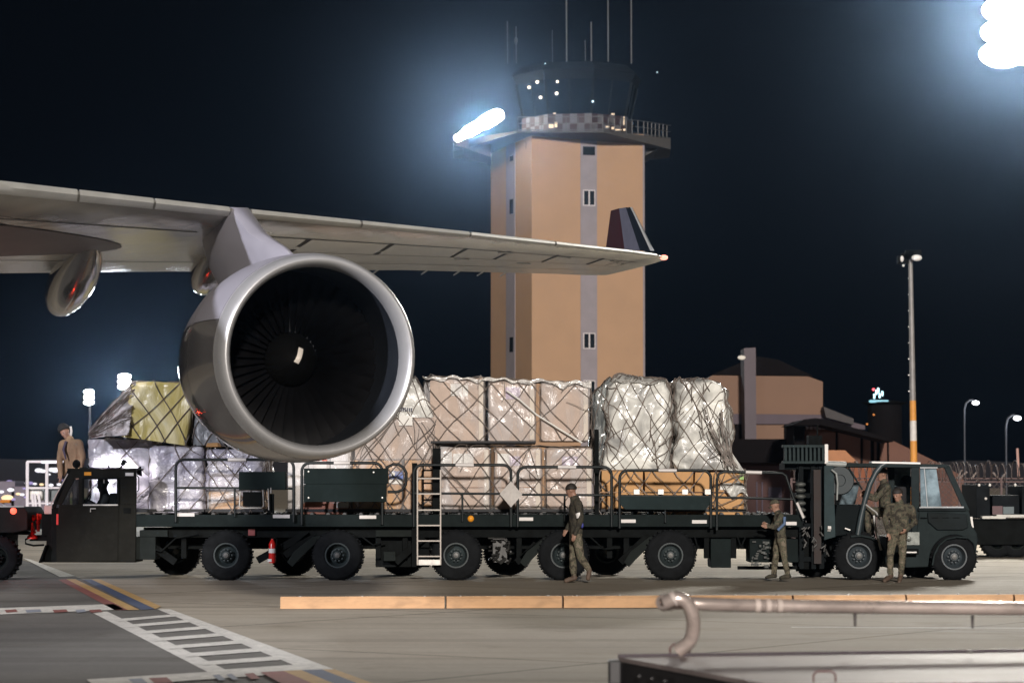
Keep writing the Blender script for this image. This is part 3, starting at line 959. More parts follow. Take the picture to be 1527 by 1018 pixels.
for x, y in ((905, 818), (918, 817), (1040, 812)):
    pass
a = MB()
for pts_ in (((215, 812), (240, 822), (262, 802), (296, 795)), ((540, 800), (556, 812), (575, 806)), ((880, 800), (900, 818), (925, 816)), ((1036, 800), (1040, 815), (1034, 832)), ((1100, 800), (1105, 815), (1112, 800))):
    q = []
    P4 = [W(x, y, YN+.15) for x, y in pts_]
    for i in range(13):
        f = i/12*(len(P4)-1); k_ = min(int(f), len(P4)-2); q.append(P4[k_].lerp(P4[k_+1], f-k_))
    a.tube(q, .016, 6)
a.build("hydraulic_hose", black, ld, smooth=60)

# ---- the cab
YC = 51.05
cb_ = bpy.data.objects.new("cab", None); COL.objects.link(cb_); cb_.parent = ld; cb_.location = (W(140, 0, YN).x, -.8, 1.0)
a = MB()
for (Y0, Y1) in ((YN, YN+.05), (YC-.05, YC)):
    a.pprism([(88, 752), (203, 752), (202, 837), (84, 838), (84, 775)], Y0, Y1)              # lower side
    a.pprism([(176, 713), (203, 713), (203, 751.9), (176, 751.9)], Y0, Y1)                    # behind the door window
    a.pprism([(105, 700), (203, 700), (203, 712.9), (119, 712.9), (112, 712.9), (100, 712.9)], Y0, Y1)
    a.pprism([(117, 713), (125, 713), (125, 751.9), (117, 751.9)], Y0, Y1)
    a.pprism([(100, 713), (112, 713), (92, 751.9), (84, 751.9), (84, 745)], Y0, Y1)
a.pbox(200, 203, 700, 837, YN+.05, YC-.9)
a.pbox(100, 203, 698, 700.5, YN, YC); a.pbox(88, 203, 834, 838, YN+.05, YC-.05)
a.build("cab_shell", olive_cab, cb_, bevel=.008)
a = MB()
a.pbox(126.3, 176, 753, 836, YN-.018, YN)
a.pbox(176, 178, 714, 836, YN-.008, YN); a.pbox(88, 124, 754, 756, YN-.004, YN)
do = a.build("door", olive_cab, cb_, bevel=.006)
a = MB(); a.tube([W(135, 763, YN-.05), W(135, 758, YN-.05), W(143, 758, YN-.05)], .012, 6)
a.build("handle", steel, do)
a = MB()
for q0, q1 in (((124, 713), (124, 752)), ((176, 713), (176, 752)), ((124, 713), (176, 713))):
    a.bar(W(*q0, YN-.02), W(*q1, YN-.02), .035, .03)
a.build("window_frame", black, cb_)
a = MB(); a.bar(W(124, 752.5, YN-.03), W(176, 752.5, YN-.03), .025, .03); a.bar(W(155, 713, YN+.01), W(155, 720, YN+.01), .012)
a.build("window_channel", steel, cb_)
a = MB(); a.pbox(184, 195, 757, 765, YN-.012, YN); a.pbox(185.5, 193.5, 758.5, 763.5, YN-.02, YN-.012)
a.build("grab_recess", black, cb_)
MB().pbox(125.5, 136, 703.5, 708.5, YN-.02, YN).build("marker_lamp", amber, cb_, bevel=.004)
MB().pbox(187, 199, 704.5, 709, YN-.012, YN).build("reflector", reflector, cb_)
a = MB()                                                   # slanting windscreen posts
for Y in (YN+.03, YC-.03):
    a.bar(W(104, 700, Y), W(80, 757, Y), .07, .06)
a.pbox(76, 90, 757, 838, YN+.02, YC)
a.pprism([(66, 838), (70, 800), (84, 770), (88, 770), (88, 838)], YN+.1, YC+.6)
a.build("cab_nose", black, cb_, bevel=.008)
MB().bar(W(101, 706, YN-.01), W(76, 752, YN-.01), .018, .02).build("windscreen_trim", alu, cb_)
ws = MB(); p1, p2 = W(103, 702, YN+.05), W(79, 757, YN+.05); p3, p4 = p2+Vector((0, 1.25, 0)), p1+Vector((0, 1.25, 0))
ws.add([p1, p2, p3, p4], [(0, 1, 2, 3)]); glass("cab_glass", (.05, .06, .07), .05); ws.build("windscreen", MATS["cab_glass"], cb_)
ws = MB(); ws.add([W(125, 713, YN+.02), W(125, 752, YN+.02), W(176, 752, YN+.02), W(176, 713, YN+.02)], [(0, 1, 2, 3)]); ws.build("side_window", MATS["cab_glass"], cb_)
a = MB(); a.ball(W(114, 691.5, YN+.15), (.075, .06, .08), 14, 9); a.bar(W(114, 697, YN+.15), W(114, 700, YN+.15), .04)
a.build("beacon", black, cb_, smooth=60)
a = MB(); a.tube([W(176, 700, YN+.05), W(186, 690, YN-.05), W(190, 688, YN-.08)], .012, 6)
a.prism([(W(185, 0, YN).x, W(0, 693, YN).z), (W(189, 0, YN).x, W(0, 685, YN).z), (W(194.5, 0, YN).x, W(0, 686, YN).z), (W(192, 0, YN).x, W(0, 694, YN).z)], YN-.12, YN-.07)
a.tube([W(118, 697, YN+.1), W(185, 697, YN+.1)], .012, 6)
for x in (133, 163): a.tube([W(x, 697, YN+.1), W(x-2, 693, YN+.1)], .015, 6)
a.tube([W(204, 708, YN+.02), W(207, 712, YN+.02), W(207, 730, YN+.02), W(204, 733, YN+.02)], .01, 6)
a.build("mirror", black, cb_, smooth=40)
# steering wheel and seat
a = MB(); a.tube([W(131, 746, 50.6)+Vector((.12*math.cos(i*.5236)*.4, .17*math.sin(i*.5236), .12*math.cos(i*.5236))) for i in range(13)], .014, 6)
a.build("steering_wheel", black, cb_)
a = MB(); a.pbox(163, 174, 735, 772, 50.45, 50.85); a.pbox(142, 174, 768, 776, 50.45, 50.85); a.pbox(150, 168, 776, 836, 50.5, 50.8)
a.build("seat", black, cb_, bevel=.02)
# work lamp on the back of the cab; the spot that lights the load is added apart from it
wl_ = MB(); wl_.lathe(W(204, 703, 50.7), (1, .15, .1), [(0, .001), (0, .05), (.07, .09), (.09, .09)], 16)
wl_.build("work_lamp", black, cb_, smooth=50)
MB().lathe(W(204, 703, 50.7)+Vector((.085, .013, .008)), (1, .15, .1), [(0, .085), (.005, .001)], 16).build("work_lamp_lens", emat("work_lamp_glow", (1, .93, .95), 25), cb_)
spot("load_fill_light", W(207, 704, 50.65), W(215, 718, 52.0), 0, (1, .93, .97), 150, .7, .08, cb_)
sp_=bpy.data.objects["load_fill_light"]; sp_.data.energy = 90; sp_.location = W(158, 684, 51.1)-Vector(cb_.location)-Vector(ld.location); sp_.rotation_euler = (Vector((.1, .45, -.75))).to_track_quat("-Z","Y").to_euler()  # added spot hung behind the cab to brighten the pallet load
# nose gear: bumper, tow eye, red lit couplings
a = MB(); a.pbox(44, 76, 798, 806, YN+.5, YN+1.3); a.tube([W(46, 800, 50.6), W(38, 804, 50.6), W(38, 810, 50.6), W(50, 813, 50.6), W(66, 812, 50.6)], .02, 6)
a.bar(W(62, 838, YN+.1), W(72, 812, YN+.1), .03, .5)
a.pbox(62, 78, 765, 800, YN+.5, YN+1.2)
a.build("bumper", black, cb_, bevel=.01)
a = MB()
redm = mat("red_lit_coupling", (.45, .03, .02), .25, var=.3, scale=6)  # red glow of the tail lamp put into the base colour
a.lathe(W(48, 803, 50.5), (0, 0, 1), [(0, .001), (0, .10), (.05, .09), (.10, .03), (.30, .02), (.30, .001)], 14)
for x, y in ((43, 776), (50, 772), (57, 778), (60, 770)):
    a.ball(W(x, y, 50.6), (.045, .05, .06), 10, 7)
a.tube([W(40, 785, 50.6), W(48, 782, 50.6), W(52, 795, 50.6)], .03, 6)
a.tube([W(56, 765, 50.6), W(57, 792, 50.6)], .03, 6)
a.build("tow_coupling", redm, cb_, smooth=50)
MB().pbox(84, 87, 766, 782, YN-.01, YN+.02).build("side_lamp", emat("red_side_lamp", (1, .03, .02), 0.35), cb_)
MB().pbox(66, 78, 753, 766, YN+.05, YN+.35).build("headlamp_box", alu, cb_, bevel=.01)

# ================================================================ CARGO
def film(name, white=.35, rough=.16, seed=0.0, stretch=(1, 1, 1), tint=(.72, .70, .70)):
    m = bpy.data.materials.new(name); m.use_nodes = True
    n, l = nt(m); p = n["Principled BSDF"]; o = n["Material Output"]
    p.inputs["Base Color"].default_value = (*tint, 1); p.inputs["Roughness"].default_value = rough
    p.inputs["Specular IOR Level"].default_value = .8
    tc = n.new("ShaderNodeTexCoord"); mp = n.new("ShaderNodeMapping"); mp.inputs["Scale"].default_value = stretch
    mp.inputs["Location"].default_value = (seed, seed*1.7, 0); mp.inputs["Rotation"].default_value = (0, .35, 0)
    l.new(tc.outputs["Object"], mp.inputs[0])
    a = n.new("ShaderNodeTexNoise"); a.inputs["Scale"].default_value = 1.7; a.inputs["Detail"].default_value = 7; a.inputs["Distortion"].default_value = 1.6
    l.new(mp.outputs[0], a.inputs[0])
    mr = n.new("ShaderNodeMapRange"); mr.inputs[1].default_value = .42; mr.inputs[2].default_value = .68; mr.inputs[3].default_value = white*.35; mr.inputs[4].default_value = min(1, white*1.9)
    l.new(a.outputs[0], mr.inputs[0])
    bp = n.new("ShaderNodeBump"); bp.inputs["Strength"].default_value = 1.0; bp.inputs["Distance"].default_value = .10
    l.new(a.outputs[0], bp.inputs["Height"])
    l.new(bp.outputs[0], p.inputs["Normal"])
    tr = n.new("ShaderNodeBsdfTransparent"); mx = n.new("ShaderNodeMixShader")
    l.new(mr.outputs[0], mx.inputs[0]); l.new(tr.outputs[0], mx.inputs[1]); l.new(p.outputs[0], mx.inputs[2])
    l.new(mx.outputs[0], o.inputs[0])
    return m
def plastic(name, c1, c2, rough=.22, seed=0.0, fold=.12, sc_=2.2, stretch=(1, 1, .6)):
    m = bpy.data.materials.new(name); m.use_nodes = True
    n, l = nt(m); p = n["Principled BSDF"]
    p.inputs["Roughness"].default_value = rough; p.inputs["Coat Weight"].default_value = .5; p.inputs["Coat Roughness"].default_value = .12
    tc = n.new("ShaderNodeTexCoord"); mp = n.new("ShaderNodeMapping"); mp.inputs["Scale"].default_value = stretch
    mp.inputs["Location"].default_value = (seed, seed, 0)
    l.new(tc.outputs["Object"], mp.inputs[0])
    a = n.new("ShaderNodeTexNoise"); a.inputs["Scale"].default_value = sc_; a.inputs["Detail"].default_value = 7; a.inputs["Distortion"].default_value = 1.2
    b = n.new("ShaderNodeTexVoronoi"); b.feature = 'DISTANCE_TO_EDGE'; b.inputs["Scale"].default_value = sc_*1.4
    l.new(mp.outputs[0], a.inputs[0]); l.new(mp.outputs[0], b.inputs[0])
    cr = n.new("ShaderNodeValToRGB"); cr.color_ramp.elements[0].position = .35; cr.color_ramp.elements[1].position = .6
    cr.color_ramp.elements[0].color = (*c2, 1); cr.color_ramp.elements[1].color = (*c1, 1)
    l.new(a.outputs[0], cr.inputs[0]); l.new(cr.outputs[0], p.inputs["Base Color"])
    ad = n.new("ShaderNodeMath"); ad.operation = 'MULTIPLY_ADD'; ad.inputs[1].default_value = .35
    l.new(b.outputs[0], ad.inputs[0]); l.new(a.outputs[0], ad.inputs[2])
    bp = n.new("ShaderNodeBump"); bp.inputs["Strength"].default_value = 1.0; bp.inputs["Distance"].default_value = fold
    l.new(ad.outputs[0], bp.inputs["Height"]); l.new(bp.outputs[0], p.inputs["Normal"])
    return m
card = mat("tan_cardboard", (.50, .385, .31), .75, var=.12, scale=1.6, bump=.2, dirt=.1)
card_o = mat("orange_cardboard", (.52, .29, .12), .75, var=.15, scale=1.6, bump=.2, dirt=.15)
card_w = mat("white_carton", (.66, .63, .60), .6, var=.06, scale=2, bump=.1)
paper = mat("paper_label", (.76, .75, .71), .6, var=.04, scale=3)
lilac = mat("lilac_label", (.42, .33, .46), .6, var=.25, scale=9)
bluel = mat("blue_label", (.10, .16, .42), .5, var=.4, scale=9)
tape = mat("brown_tape", (.25, .13, .06), .35, var=.1)
net_m = mat("net_webbing", (.17, .14, .12), .8, var=.4, scale=7)
net_l = mat("pale_net_webbing", (.24, .21, .19), .7, var=.5, scale=5)
pal_m = mat("pallet_metal", (.02, .02, .022), .7, 0, var=.3, scale=6)

class Pile:
    """a wrapped stack: rounded box whose skin bulges, with the net laid on the same skin"""
    def __init__(s, xa, xb, ya, yb, z0, top, r=.10, amp=.03, fr=1.6, seed=0, lean=None):
        s.xa, s.xb, s.ya, s.yb, s.z0, s.r, s.amp, s.fr, s.seed = xa, xb, ya, yb, z0, r, amp, fr, seed
        s.top = top if callable(top) else (lambda x, y: top)
        s.lean = lean
        w, d = xb-xa, yb-ya
        s.P = 2*(w+d)
        s.H = s.top((xa+xb)/2, ya)-z0
    def pos(s, q, t, off=0.0):
        """q metres round the foot from the back left corner, t metres up and then over the top"""
        w, d = s.xb-s.xa, s.yb-s.ya
        q = q % s.P
        cx, cy = (s.xa+s.xb)/2, (s.ya+s.yb)/2
        if q < d: x, y, nx, ny = s.xa, s.yb-q, -1, 0
        elif q < d+w: x, y, nx, ny = s.xa+q-d, s.ya, 0, -1
        elif q < 2*d+w: x, y, nx, ny = s.xb, s.ya+q-d-w, 1, 0
        else: x, y, nx, ny = s.xb-(q-2*d-w), s.yb, 0, 1
        # round the corners
        for ccx, ccy in ((s.xa, s.ya), (s.xb, s.ya), (s.xa, s.yb), (s.xb, s.yb)):
            ax_, ay_ = abs(x-ccx), abs(y-ccy)
            if ax_ < s.r and ay_ < s.r:
                ox = ccx+math.copysign(s.r, cx-ccx); oy = ccy+math.copysign(s.r, cy-ccy)
                v = Vector((x-ox, y-oy)); v.normalize()
                x, y, nx, ny = ox+v.x*s.r, oy+v.y*s.r, v.x, v.y
        over = max(0, t-s.H)
        R_ = max(w, d)/2
        f = max(0.0, 1-over/R_)
        # soft shoulder
        sh = max(0, 1-(s.H-t)/.12) if t < s.H else 1
        zt = s.top(x, y)
        z = s.z0+(zt-s.z0)*min(1, t/s.H)
        if t >= s.H:
            x, y = cx+(x-cx)*f, cy+(y-cy)*f
            zt = s.top(x, y); z = zt
            nx, ny, nz = 0, 0, 1
        else:
            nz = 0
            if sh > 0: z -= .03*sh*0
        p = Vector((x, y, z))
        sd_ = Vector((s.seed*3.1, s.seed*1.3, s.seed*.7))
        n1 = noise.noise(p*s.fr+sd_)+.5*noise.noise(p*s.fr*2.7+sd_)+.25*noise.noise(p*s.fr*6+sd_)
        dsp = s.amp*n1+off
        p += Vector((nx, ny, nz))*dsp
        if s.lean:
            p = s.lean(p)
        return p
    def skin(s, cell=.07, extra=None, t0=0):
        m_ = MB()
        nu = int(s.P/cell); R_ = max(s.xb-s.xa, s.yb-s.ya)/2
        T_ = s.H+R_*.999
        nv = int((T_-t0)/cell)
        return m_.grid(lambda u, v: s.pos(u*s.P, t0+v*(T_-t0), (extra or 0)), nu, nv, True)
    def net(s, pitch=.33, slope=.8, r=.0065, off=.02, jit=.09, t0=0.0, tmax=None, front=True, seed=1, drop=0.0):
        rd = random.Random(seed)
        m_ = MB()
        w, d = s.xb-s.xa, s.yb-s.ya
        R_ = max(w, d)/2
        T_ = tmax or (s.H+R_*.9)
        for sg in (-1, 1):
            k_ = int(s.P/pitch)
            for i in range(k_):
                if rd.random() < max(drop, .12): continue
                q0 = i*s.P/k_+rd.uniform(-jit, jit); slp = slope*rd.uniform(.75, 1.3)
                ph = rd.uniform(0, 9)
                pts_ = []
                nst = int((T_-t0)/.09)
                for j in range(nst+1):
                    t = t0+(T_-t0)*j/nst
                    q = q0+sg*slp*(t-t0)+jit*1.5*noise.noise(Vector((t*1.8, ph, s.seed)))
                    pts_.append(s.pos(q, t, off+.008*noise.noise(Vector((t*3, ph+4, 1)))))
                # leave out what runs over the unseen back
                seg = []
                for p_ in pts_:
                    if p_.y < s.ya+(s.yb-s.ya)*.75:
                        seg.append(p_)
                    else:
                        if len(seg) > 2: m_.tube(seg, r, 4, cap=False)
                        seg = []
                if len(seg) > 2: m_.tube(seg, r, 4, cap=False)
        return m_
    def wisps(s, n_, seed=2, r=.007, off=.03):
        rd = random.Random(seed); m_ = MB(); w, d = s.xb-s.xa, s.yb-s.ya
        for i in range(n_):
            q = rd.uniform(d*.6, d+w*1.05); t = rd.uniform(0, s.H); a_ = rd.uniform(-1.2, 1.2); L_ = rd.uniform(.3, 1.0); c_ = rd.uniform(-1, 1)
            pts_ = [s.pos(q+math.sin(a_)*L_*f/6+c_*.03*math.sin(f), max(0, t+math.cos(a_)*L_*f/6), off+.02*math.sin(f)) for f in range(7)]
            m_.tube(pts_, r, 4, cap=False)
        return m_
YF, YB = 50.85, 53.0
def xr(px, Y=YF): return W(px, 600, Y).x
def zr(py, Y=YF): return W(763, py, Y).z
DK = DZ+.04
def base(parent, x0_, x1_, z=None):
    z = DK if z is None else z
    return MB().box((x0_-.02, YF-.04, z), (x1_+.02, YB, z+.055)).build("pallet", pal_m, parent, bevel=.005)
def label(parent, x0_, x1_, y0_, y1_, Y, m_, n_="paper_label", nm="label"):
    return MB().pbox(x0_, x1_, y0_, y1_, Y-.004, Y).build(nm, m_, parent)
def carton(parent, px0, px1, py0, py1, m_, Y=YF+.03, depth=1.9, seed=0, gap=1.0, nm="carton"):
    """one big carton: slightly bulged box with rounded edges"""
    x0_, x1_ = W(px0+gap, py1, Y).x, W(px1-gap, py1, Y).x
    z0_, z1_ = W(px0, py1, Y).z, W(px0, py0, Y).z
    p_ = Pile(x0_, x1_, Y, Y+depth, z0_, z1_, r=.025, amp=.012, fr=1.1, seed=seed)
    return p_.skin(.11).build(nm, m_, parent, smooth=35)

def cargo(lbl, px0, px1):
    c_ = thing("netted_cargo_pallet", lbl, "cargo pallet", ((xr(px0)+xr(px1))/2, (YF+YB)/2, DK), "netted cargo pallets on the loader")
    return c_
films = [film("clear_wrap_%d" % i, w_*1.25, .16, i*3.3, st) for i, (w_, st) in enumerate(((.26, (.8, 1, .5)), (.20, (1, 1, .35)), (.34, (.6, 1, .9)), (.22, (.9, 1, .5))))]
# -- lower left: quilted white plastic, two stacks
bub = plastic("quilted_white_plastic", (.62, .60, .64), (.42, .40, .48), .2, 3, .10, 2.6, (1, 1, 1))
def bumpy(p_, cx_=.27, cz_=.22, h=.035):
    """pillow-like bulges"""
    return p_
def pile_bub(c_, pxa, pxb, pya, pyb, seed, nm, m_):
    P_ = Pile(xr(pxa), xr(pxb), YF, YB, zr(pyb), zr(pya), r=.12, amp=.035, fr=2.0, seed=seed)
    base_pos = P_.pos
    def pos(q, t, off=0):
        b_ = abs(math.sin(q*math.pi/.36))**.5*abs(math.sin(t*math.pi/.25+.4))**.5
        return base_pos(q, t, off+.045*b_*(1 if t < P_.H else .3))
    P_.pos = pos
    P_.skin(.05).build(nm, m_, c_, smooth=70)
    return P_
c_ = cargo("bright white quilted pallet load beside the loader's cab", 133, 220); base(c_, xr(133), xr(222))
YF = 51.55; P_ = pile_bub(c_, 124, 219, 654, 764, 1, "wrapped_stack", bub); YF = 50.85
P_.net(.5, .8, .008, .025, .08, seed=4, drop=.45).build("cargo_net", net_m, c_)
c_ = cargo("white quilted pallet load with dangling straps, under the yellow wrapped crate", 223, 305); base(c_, xr(223), xr(304))
P_ = pile_bub(c_, 224, 303, 666, 764, 2, "wrapped_stack", bub)
P_.net(.45, .8, .008, .025, .09, seed=5, drop=.35).build("cargo_net", net_m, c_)
P_.wisps(9, 3).build("loose_strap", net_m, c_)
c_ = cargo("white quilted pallet load with orange boxes at its foot, behind the control box", 309, 392); base(c_, xr(309), xr(392))
P_ = pile_bub(c_, 309, 391, 670, 730, 3, "wrapped_stack", bub)
carton(c_, 310, 349, 731, 745, card_o, YF+.05, 1.5, 3); carton(c_, 350, 391, 731, 745, card_o, YF+.05, 1.5, 4)
carton(c_, 310, 391, 746, 764, card_o, YF+.05, 1.5, 5)
Q = Pile(xr(309), xr(391), YF, YB, zr(764), zr(730), amp=.02, seed=9); Q.skin(.07).build("clear_wrap", films[2], c_, smooth=60)
Q = Pile(xr(309), xr(391), YF, YB, zr(764), zr(670), amp=.02, seed=9); Q.net(.36, .8, .008, .06, .06, seed=8).build("cargo_net", net_m, c_)

# -- upper left: yellow wrapped crate with silver tail, tilted
c_ = cargo("tilted yellow wrapped crate trailing a silver sheet, on top of the white quilted loads", 133, 290)
yel = plastic("yellow_wrap", (.84, .76, .46), (.58, .48, .15), .22, 5, .09, 1.5, (1.2, 1, .5))  # pale patches imitate white highlights on the yellow wrap
sil = plastic("silver_sheet", (.90, .85, .83), (.60, .55, .55), .3, 6, .16, 3.2, (1.6, 1, .5))
ctr = W(235, 610, YF)
def lean_y(p):
    q = Vector(p); dx, dz = q.x-ctr.x, q.z-ctr.z
    a_ = R(-9)
    if dz < 0: pass
    z_ = ctr.z+dz+ -math.tan(R(8))*dx*max(0, min(1, (.55-dz)/1.1))
    x_ = q.x + dz*.16
    return Vector((x_, q.y, z_))
P_ = Pile(xr(188), xr(286), YF, YB-.1, zr(657), zr(569), r=.08, amp=.03, fr=1.5, seed=11, lean=lean_y)
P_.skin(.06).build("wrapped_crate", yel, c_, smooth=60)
P_.net(.40, .72, .009, .02, .03, seed=3).build("cargo_net", net_m, c_)
a = MB()
def tail(u, v):
    # silver sheet falling from the crate's upper left edge to the lower left
    xa_, ya_ = 203-71*u**.9, 568+76*u**1.1
    xb_, yb_ = 192-56*u, 648+4*u
    x_, y_ = xa_+(xb_-xa_)*v, ya_+(yb_-ya_)*v
    d_ = YF-.02+.25*math.sin(u*9+v*5)*.25+.9*u*(1-v)*.3
    p_ = W(x_, y_, d_)
    p_.y += .10*noise.noise(Vector((u*6, v*9, 2)))+.05*math.sin(v*22+u*6)
    p_.x += .03*noise.noise(Vector((u*8, v*5, 7)))
    return p_
o = a.grid(tail, 34, 34).build("silver_sheet", sil, c_, smooth=70); s_ = o.modifiers.new("thick", 'SOLIDIFY'); s_.thickness = .01
a = MB()
def tail_top(u, v):
    p_ = tail(u, 0); return Vector((p_.x, p_.y+v*1.7, p_.z-.12*v*math.sin(3*v)+.05*noise.noise(Vector((u*5, v*5, 3)))))
o = a.grid(tail_top, 24, 12).build("silver_sheet", sil, c_, smooth=70); s_ = o.modifiers.new("thick", 'SOLIDIFY'); s_.thickness = .01
a = MB(); rd = random.Random(12)
for i in range(9):
    v0, dv = rd.random(), rd.uniform(-.35, .35)
    a.tube([tail(f/9, min(1, max(0, v0+dv*f/9)))+Vector((0, -.04, 0)) for f in range(10)], .009, 4)
a.build("cargo_net", net_m, c_)
# -- upper, behind the engine: grey blue wrapped stack
c_ = cargo("blue grey wrapped stack half hidden behind the engine cowl, beside the yellow crate", 286, 395)
gb = plastic("blue_grey_wrap", (.24, .25, .26), (.13, .14, .15), .3, 8, .08, 2.4)
P_ = Pile(xr(287), xr(334), YF+.1, YB-.1, zr(664), zr(588), r=.1, amp=.03, seed=14); P_.skin(.07).build("wrapped_stack", gb, c_, smooth=60)
P_.net(.35, .7, .008, .02, .05, seed=14).build("cargo_net", net_m, c_)
P_ = Pile(xr(336), xr(400), YF+.15, YB-.1, zr(666), zr(600), r=.1, amp=.03, seed=15); P_.skin(.07).build("wrapped_stack", gb, c_, smooth=60)
carton(c_, 305, 330, 660, 666, card_o, YF+.0, 1.0, 3)
# -- white cartons with red stripes under the engine
c_ = cargo("white carton load with red stripes, just below the engine behind the dark side panel", 428, 524); base(c_, xr(428), xr(524))
for i, (x_, x2_) in enumerate(((428, 460), (460, 492), (492, 524))):
    carton(c_, x_, x2_, 668, 764, card_w, YF+.04, 1.7, 20+i)
for x_ in (468, 480):
    for y_ in (681, 685, 689): label(c_, x_, x_+8, y_, y_+1.8, YF+.02, mat("red_stripe_ink", (.6, .10, .05), .6), nm="red_stripe")
carton(c_, 446, 522, 748, 766, mat("red_brown_carton", (.35, .14, .09), .6, var=.3, scale=3), YF-.02, .5, 25)
label(c_, 502, 520, 749, 757, YF-.045, paper)
Q = Pile(xr(428), xr(524), YF, YB-.2, zr(764), zr(668), amp=.02, seed=21); Q.skin(.07).build("clear_wrap", films[3], c_, smooth=60)
# -- tall tan stack right of the engine with white cover running to a peak
c_ = cargo("tall tan carton stack under a peaked white cover, between the engine and the ladder", 522, 648); base(c_, xr(525), xr(648))
for i, (a0_, a1_, b0_, b1_) in enumerate(((525, 600, 686, 764), (601, 647, 686, 764), (528, 646, 618, 684))):
    carton(c_, a0_, a1_, b0_, b1_, card_o if i < 2 else card, YF+.04, 1.8, 30+i)
def peak(x, y):
    f = (x-xr(560))/(xr(648)-xr(560))
    return zr(624)+max(0, min(1, 1-abs(x-xr(617))/(.40)))**.8*(zr(560)-zr(624)) * (1 if x < xr(617) or True else 1)
P_ = Pile(xr(566), xr(647), YF+.0, YB-.2, zr(622), peak, r=.06, amp=.02, seed=33); P_.H = .5
P_.skin(.05).build("white_cover", plastic("white_cover_plastic", (.66, .66, .62), (.44, .44, .42), .25, 4, .06, 3), c_, smooth=60)
label(c_, 595, 615, 620, 634, YF-.02, paper); label(c_, 580, 601, 702, 714, YF+.005, bluel); label(c_, 580, 601, 714.5, 721, YF+.005, paper)
label(c_, 583, 589, 704, 709, YF-.001, paper)
a = MB()
for k_ in range(7): a.pbox(594.5+k_*3, 596.3+k_*3, 606.5+k_*.3, 613, YF-.045, YF-.04)
a.build("printed_mark", mat("navy_ink", (.03, .035, .07), .6), c_)
Q = Pile(xr(524), xr(648), YF, YB-.2, zr(764), zr(622), amp=.02, seed=34); Q.skin(.07).build("clear_wrap", films[1], c_, smooth=60)
Q.net(.27, .75, .008, .03, .07, seed=34).build("cargo_net", net_m, c_); Q.wisps(26, 35).build("loose_strap", net_l, c_)
P_.net(.27, .55, .008, .02, .05, seed=36).build("cargo_net", net_m, c_)
# -- middle lower and upper: three carton columns each under glossy clear wrap
def three(lbl, cols_, py0, py1, seed, white, dk=None, base_=True, topfn=None):
    c_ = cargo(lbl, cols_[0][0], cols_[-1][1])
    if base_: base(c_, xr(cols_[0][0]), xr(cols_[-1][1]))
    else: MB().box((xr(cols_[0][0])+.03, YF-.02, zr(py1+3.5)), (xr(cols_[1][1]), YB-.2, zr(py1))).build("pallet", pal_m, c_, bevel=.005)
    for i, (a0_, a1_, m_) in enumerate(cols_):
        y0_ = py0+(i*4 if topfn else 0)
        o_ = carton(c_, a0_, a1_, y0_, py1, m_, YF+.05, 1.8, seed+i, gap=1.3)
        if not base_ or True:
            # flat strips of tape and edge guards
            MB().pbox(a1_-9, a1_-2.5, y0_+3, py1-2, YF+.012, YF+.034).build("edge_guard", mat("pale_edge_guard", (.60, .53, .45), .6, var=.1), o_)
            if base_: MB().pbox(a0_+2, a1_-10, (y0_+py1)/2+10, (y0_+py1)/2+11.4, YF+.018, YF+.034).build("tape", tape, o_)
    x0_, x1_ = xr(cols_[0][0])-.03, xr(cols_[-1][1])+.03
    zt0, zt1 = zr(py0-2), zr(py0+(9 if topfn else 0))
    def top(x, y):
        f = (x-x0_)/(x1_-x0_)
        return zt0+(zt1-zt0)*f + (.03*noise.noise(Vector((x*3, y*2, seed)))+.02*noise.noise(Vector((x*9, y*5, seed))) if topfn else 0)
    Q = Pile(x0_, x1_, YF, YB-.1, zr(py1), top, amp=.022, fr=2.2, seed=seed+5); Q.H = zt0-zr(py1)
    for i, (a0_, a1_, m_) in enumerate(cols_):
        Pi = Pile(xr(a0_)-.005, xr(a1_)+.005, YF+.012, YB-.15, zr(py1), lambda x, y: top(x, y)-.02, r=.05, amp=.02, fr=2.6, seed=seed+7+i); Pi.H = zr(py0+(i*4 if topfn else 0))-zr(py1)
        Pi.skin(.055).build("clear_wrap", white, c_, smooth=60)
    Q.net(.37, .85, .007, .02, .05, seed=seed).build("cargo_net", net_m, c_)
    Q.wisps(10, seed+1, .006).build("loose_strap", net_l, c_)
    return c_, Q
c_, Q = three("three tan cartons in clear wrap on the deck, between the ladder and the walking soldier", [(656, 731, card), (737, 808, card), (814, 884, card)], 667, 764, 40, films[0])
for x_, y_, w_, h_, m_ in ((658, 674, 16, 17, paper), (676, 676, 30, 15, paper), (742, 676, 18, 18, paper), (760, 680, 16, 14, lilac), (838, 680, 24, 16, lilac)):
    label(c_, x_, x_+w_, y_, y_+h_, YF+.035, m_)
c_, Q = three("three tan cartons topped by a white sheet, stacked above the other three tan cartons", [(640, 723, card), (728, 799, card), (806, 879, card)], 563, 657, 50, films[1], base_=False, topfn=True)
for x_, y_, w_, h_, m_ in ((672, 572, 17, 18, paper), (690, 574, 8, 17, paper), (754, 577, 22, 18, lilac)):
    label(c_, x_, x_+w_, y_, y_+h_, YF+.035, m_)
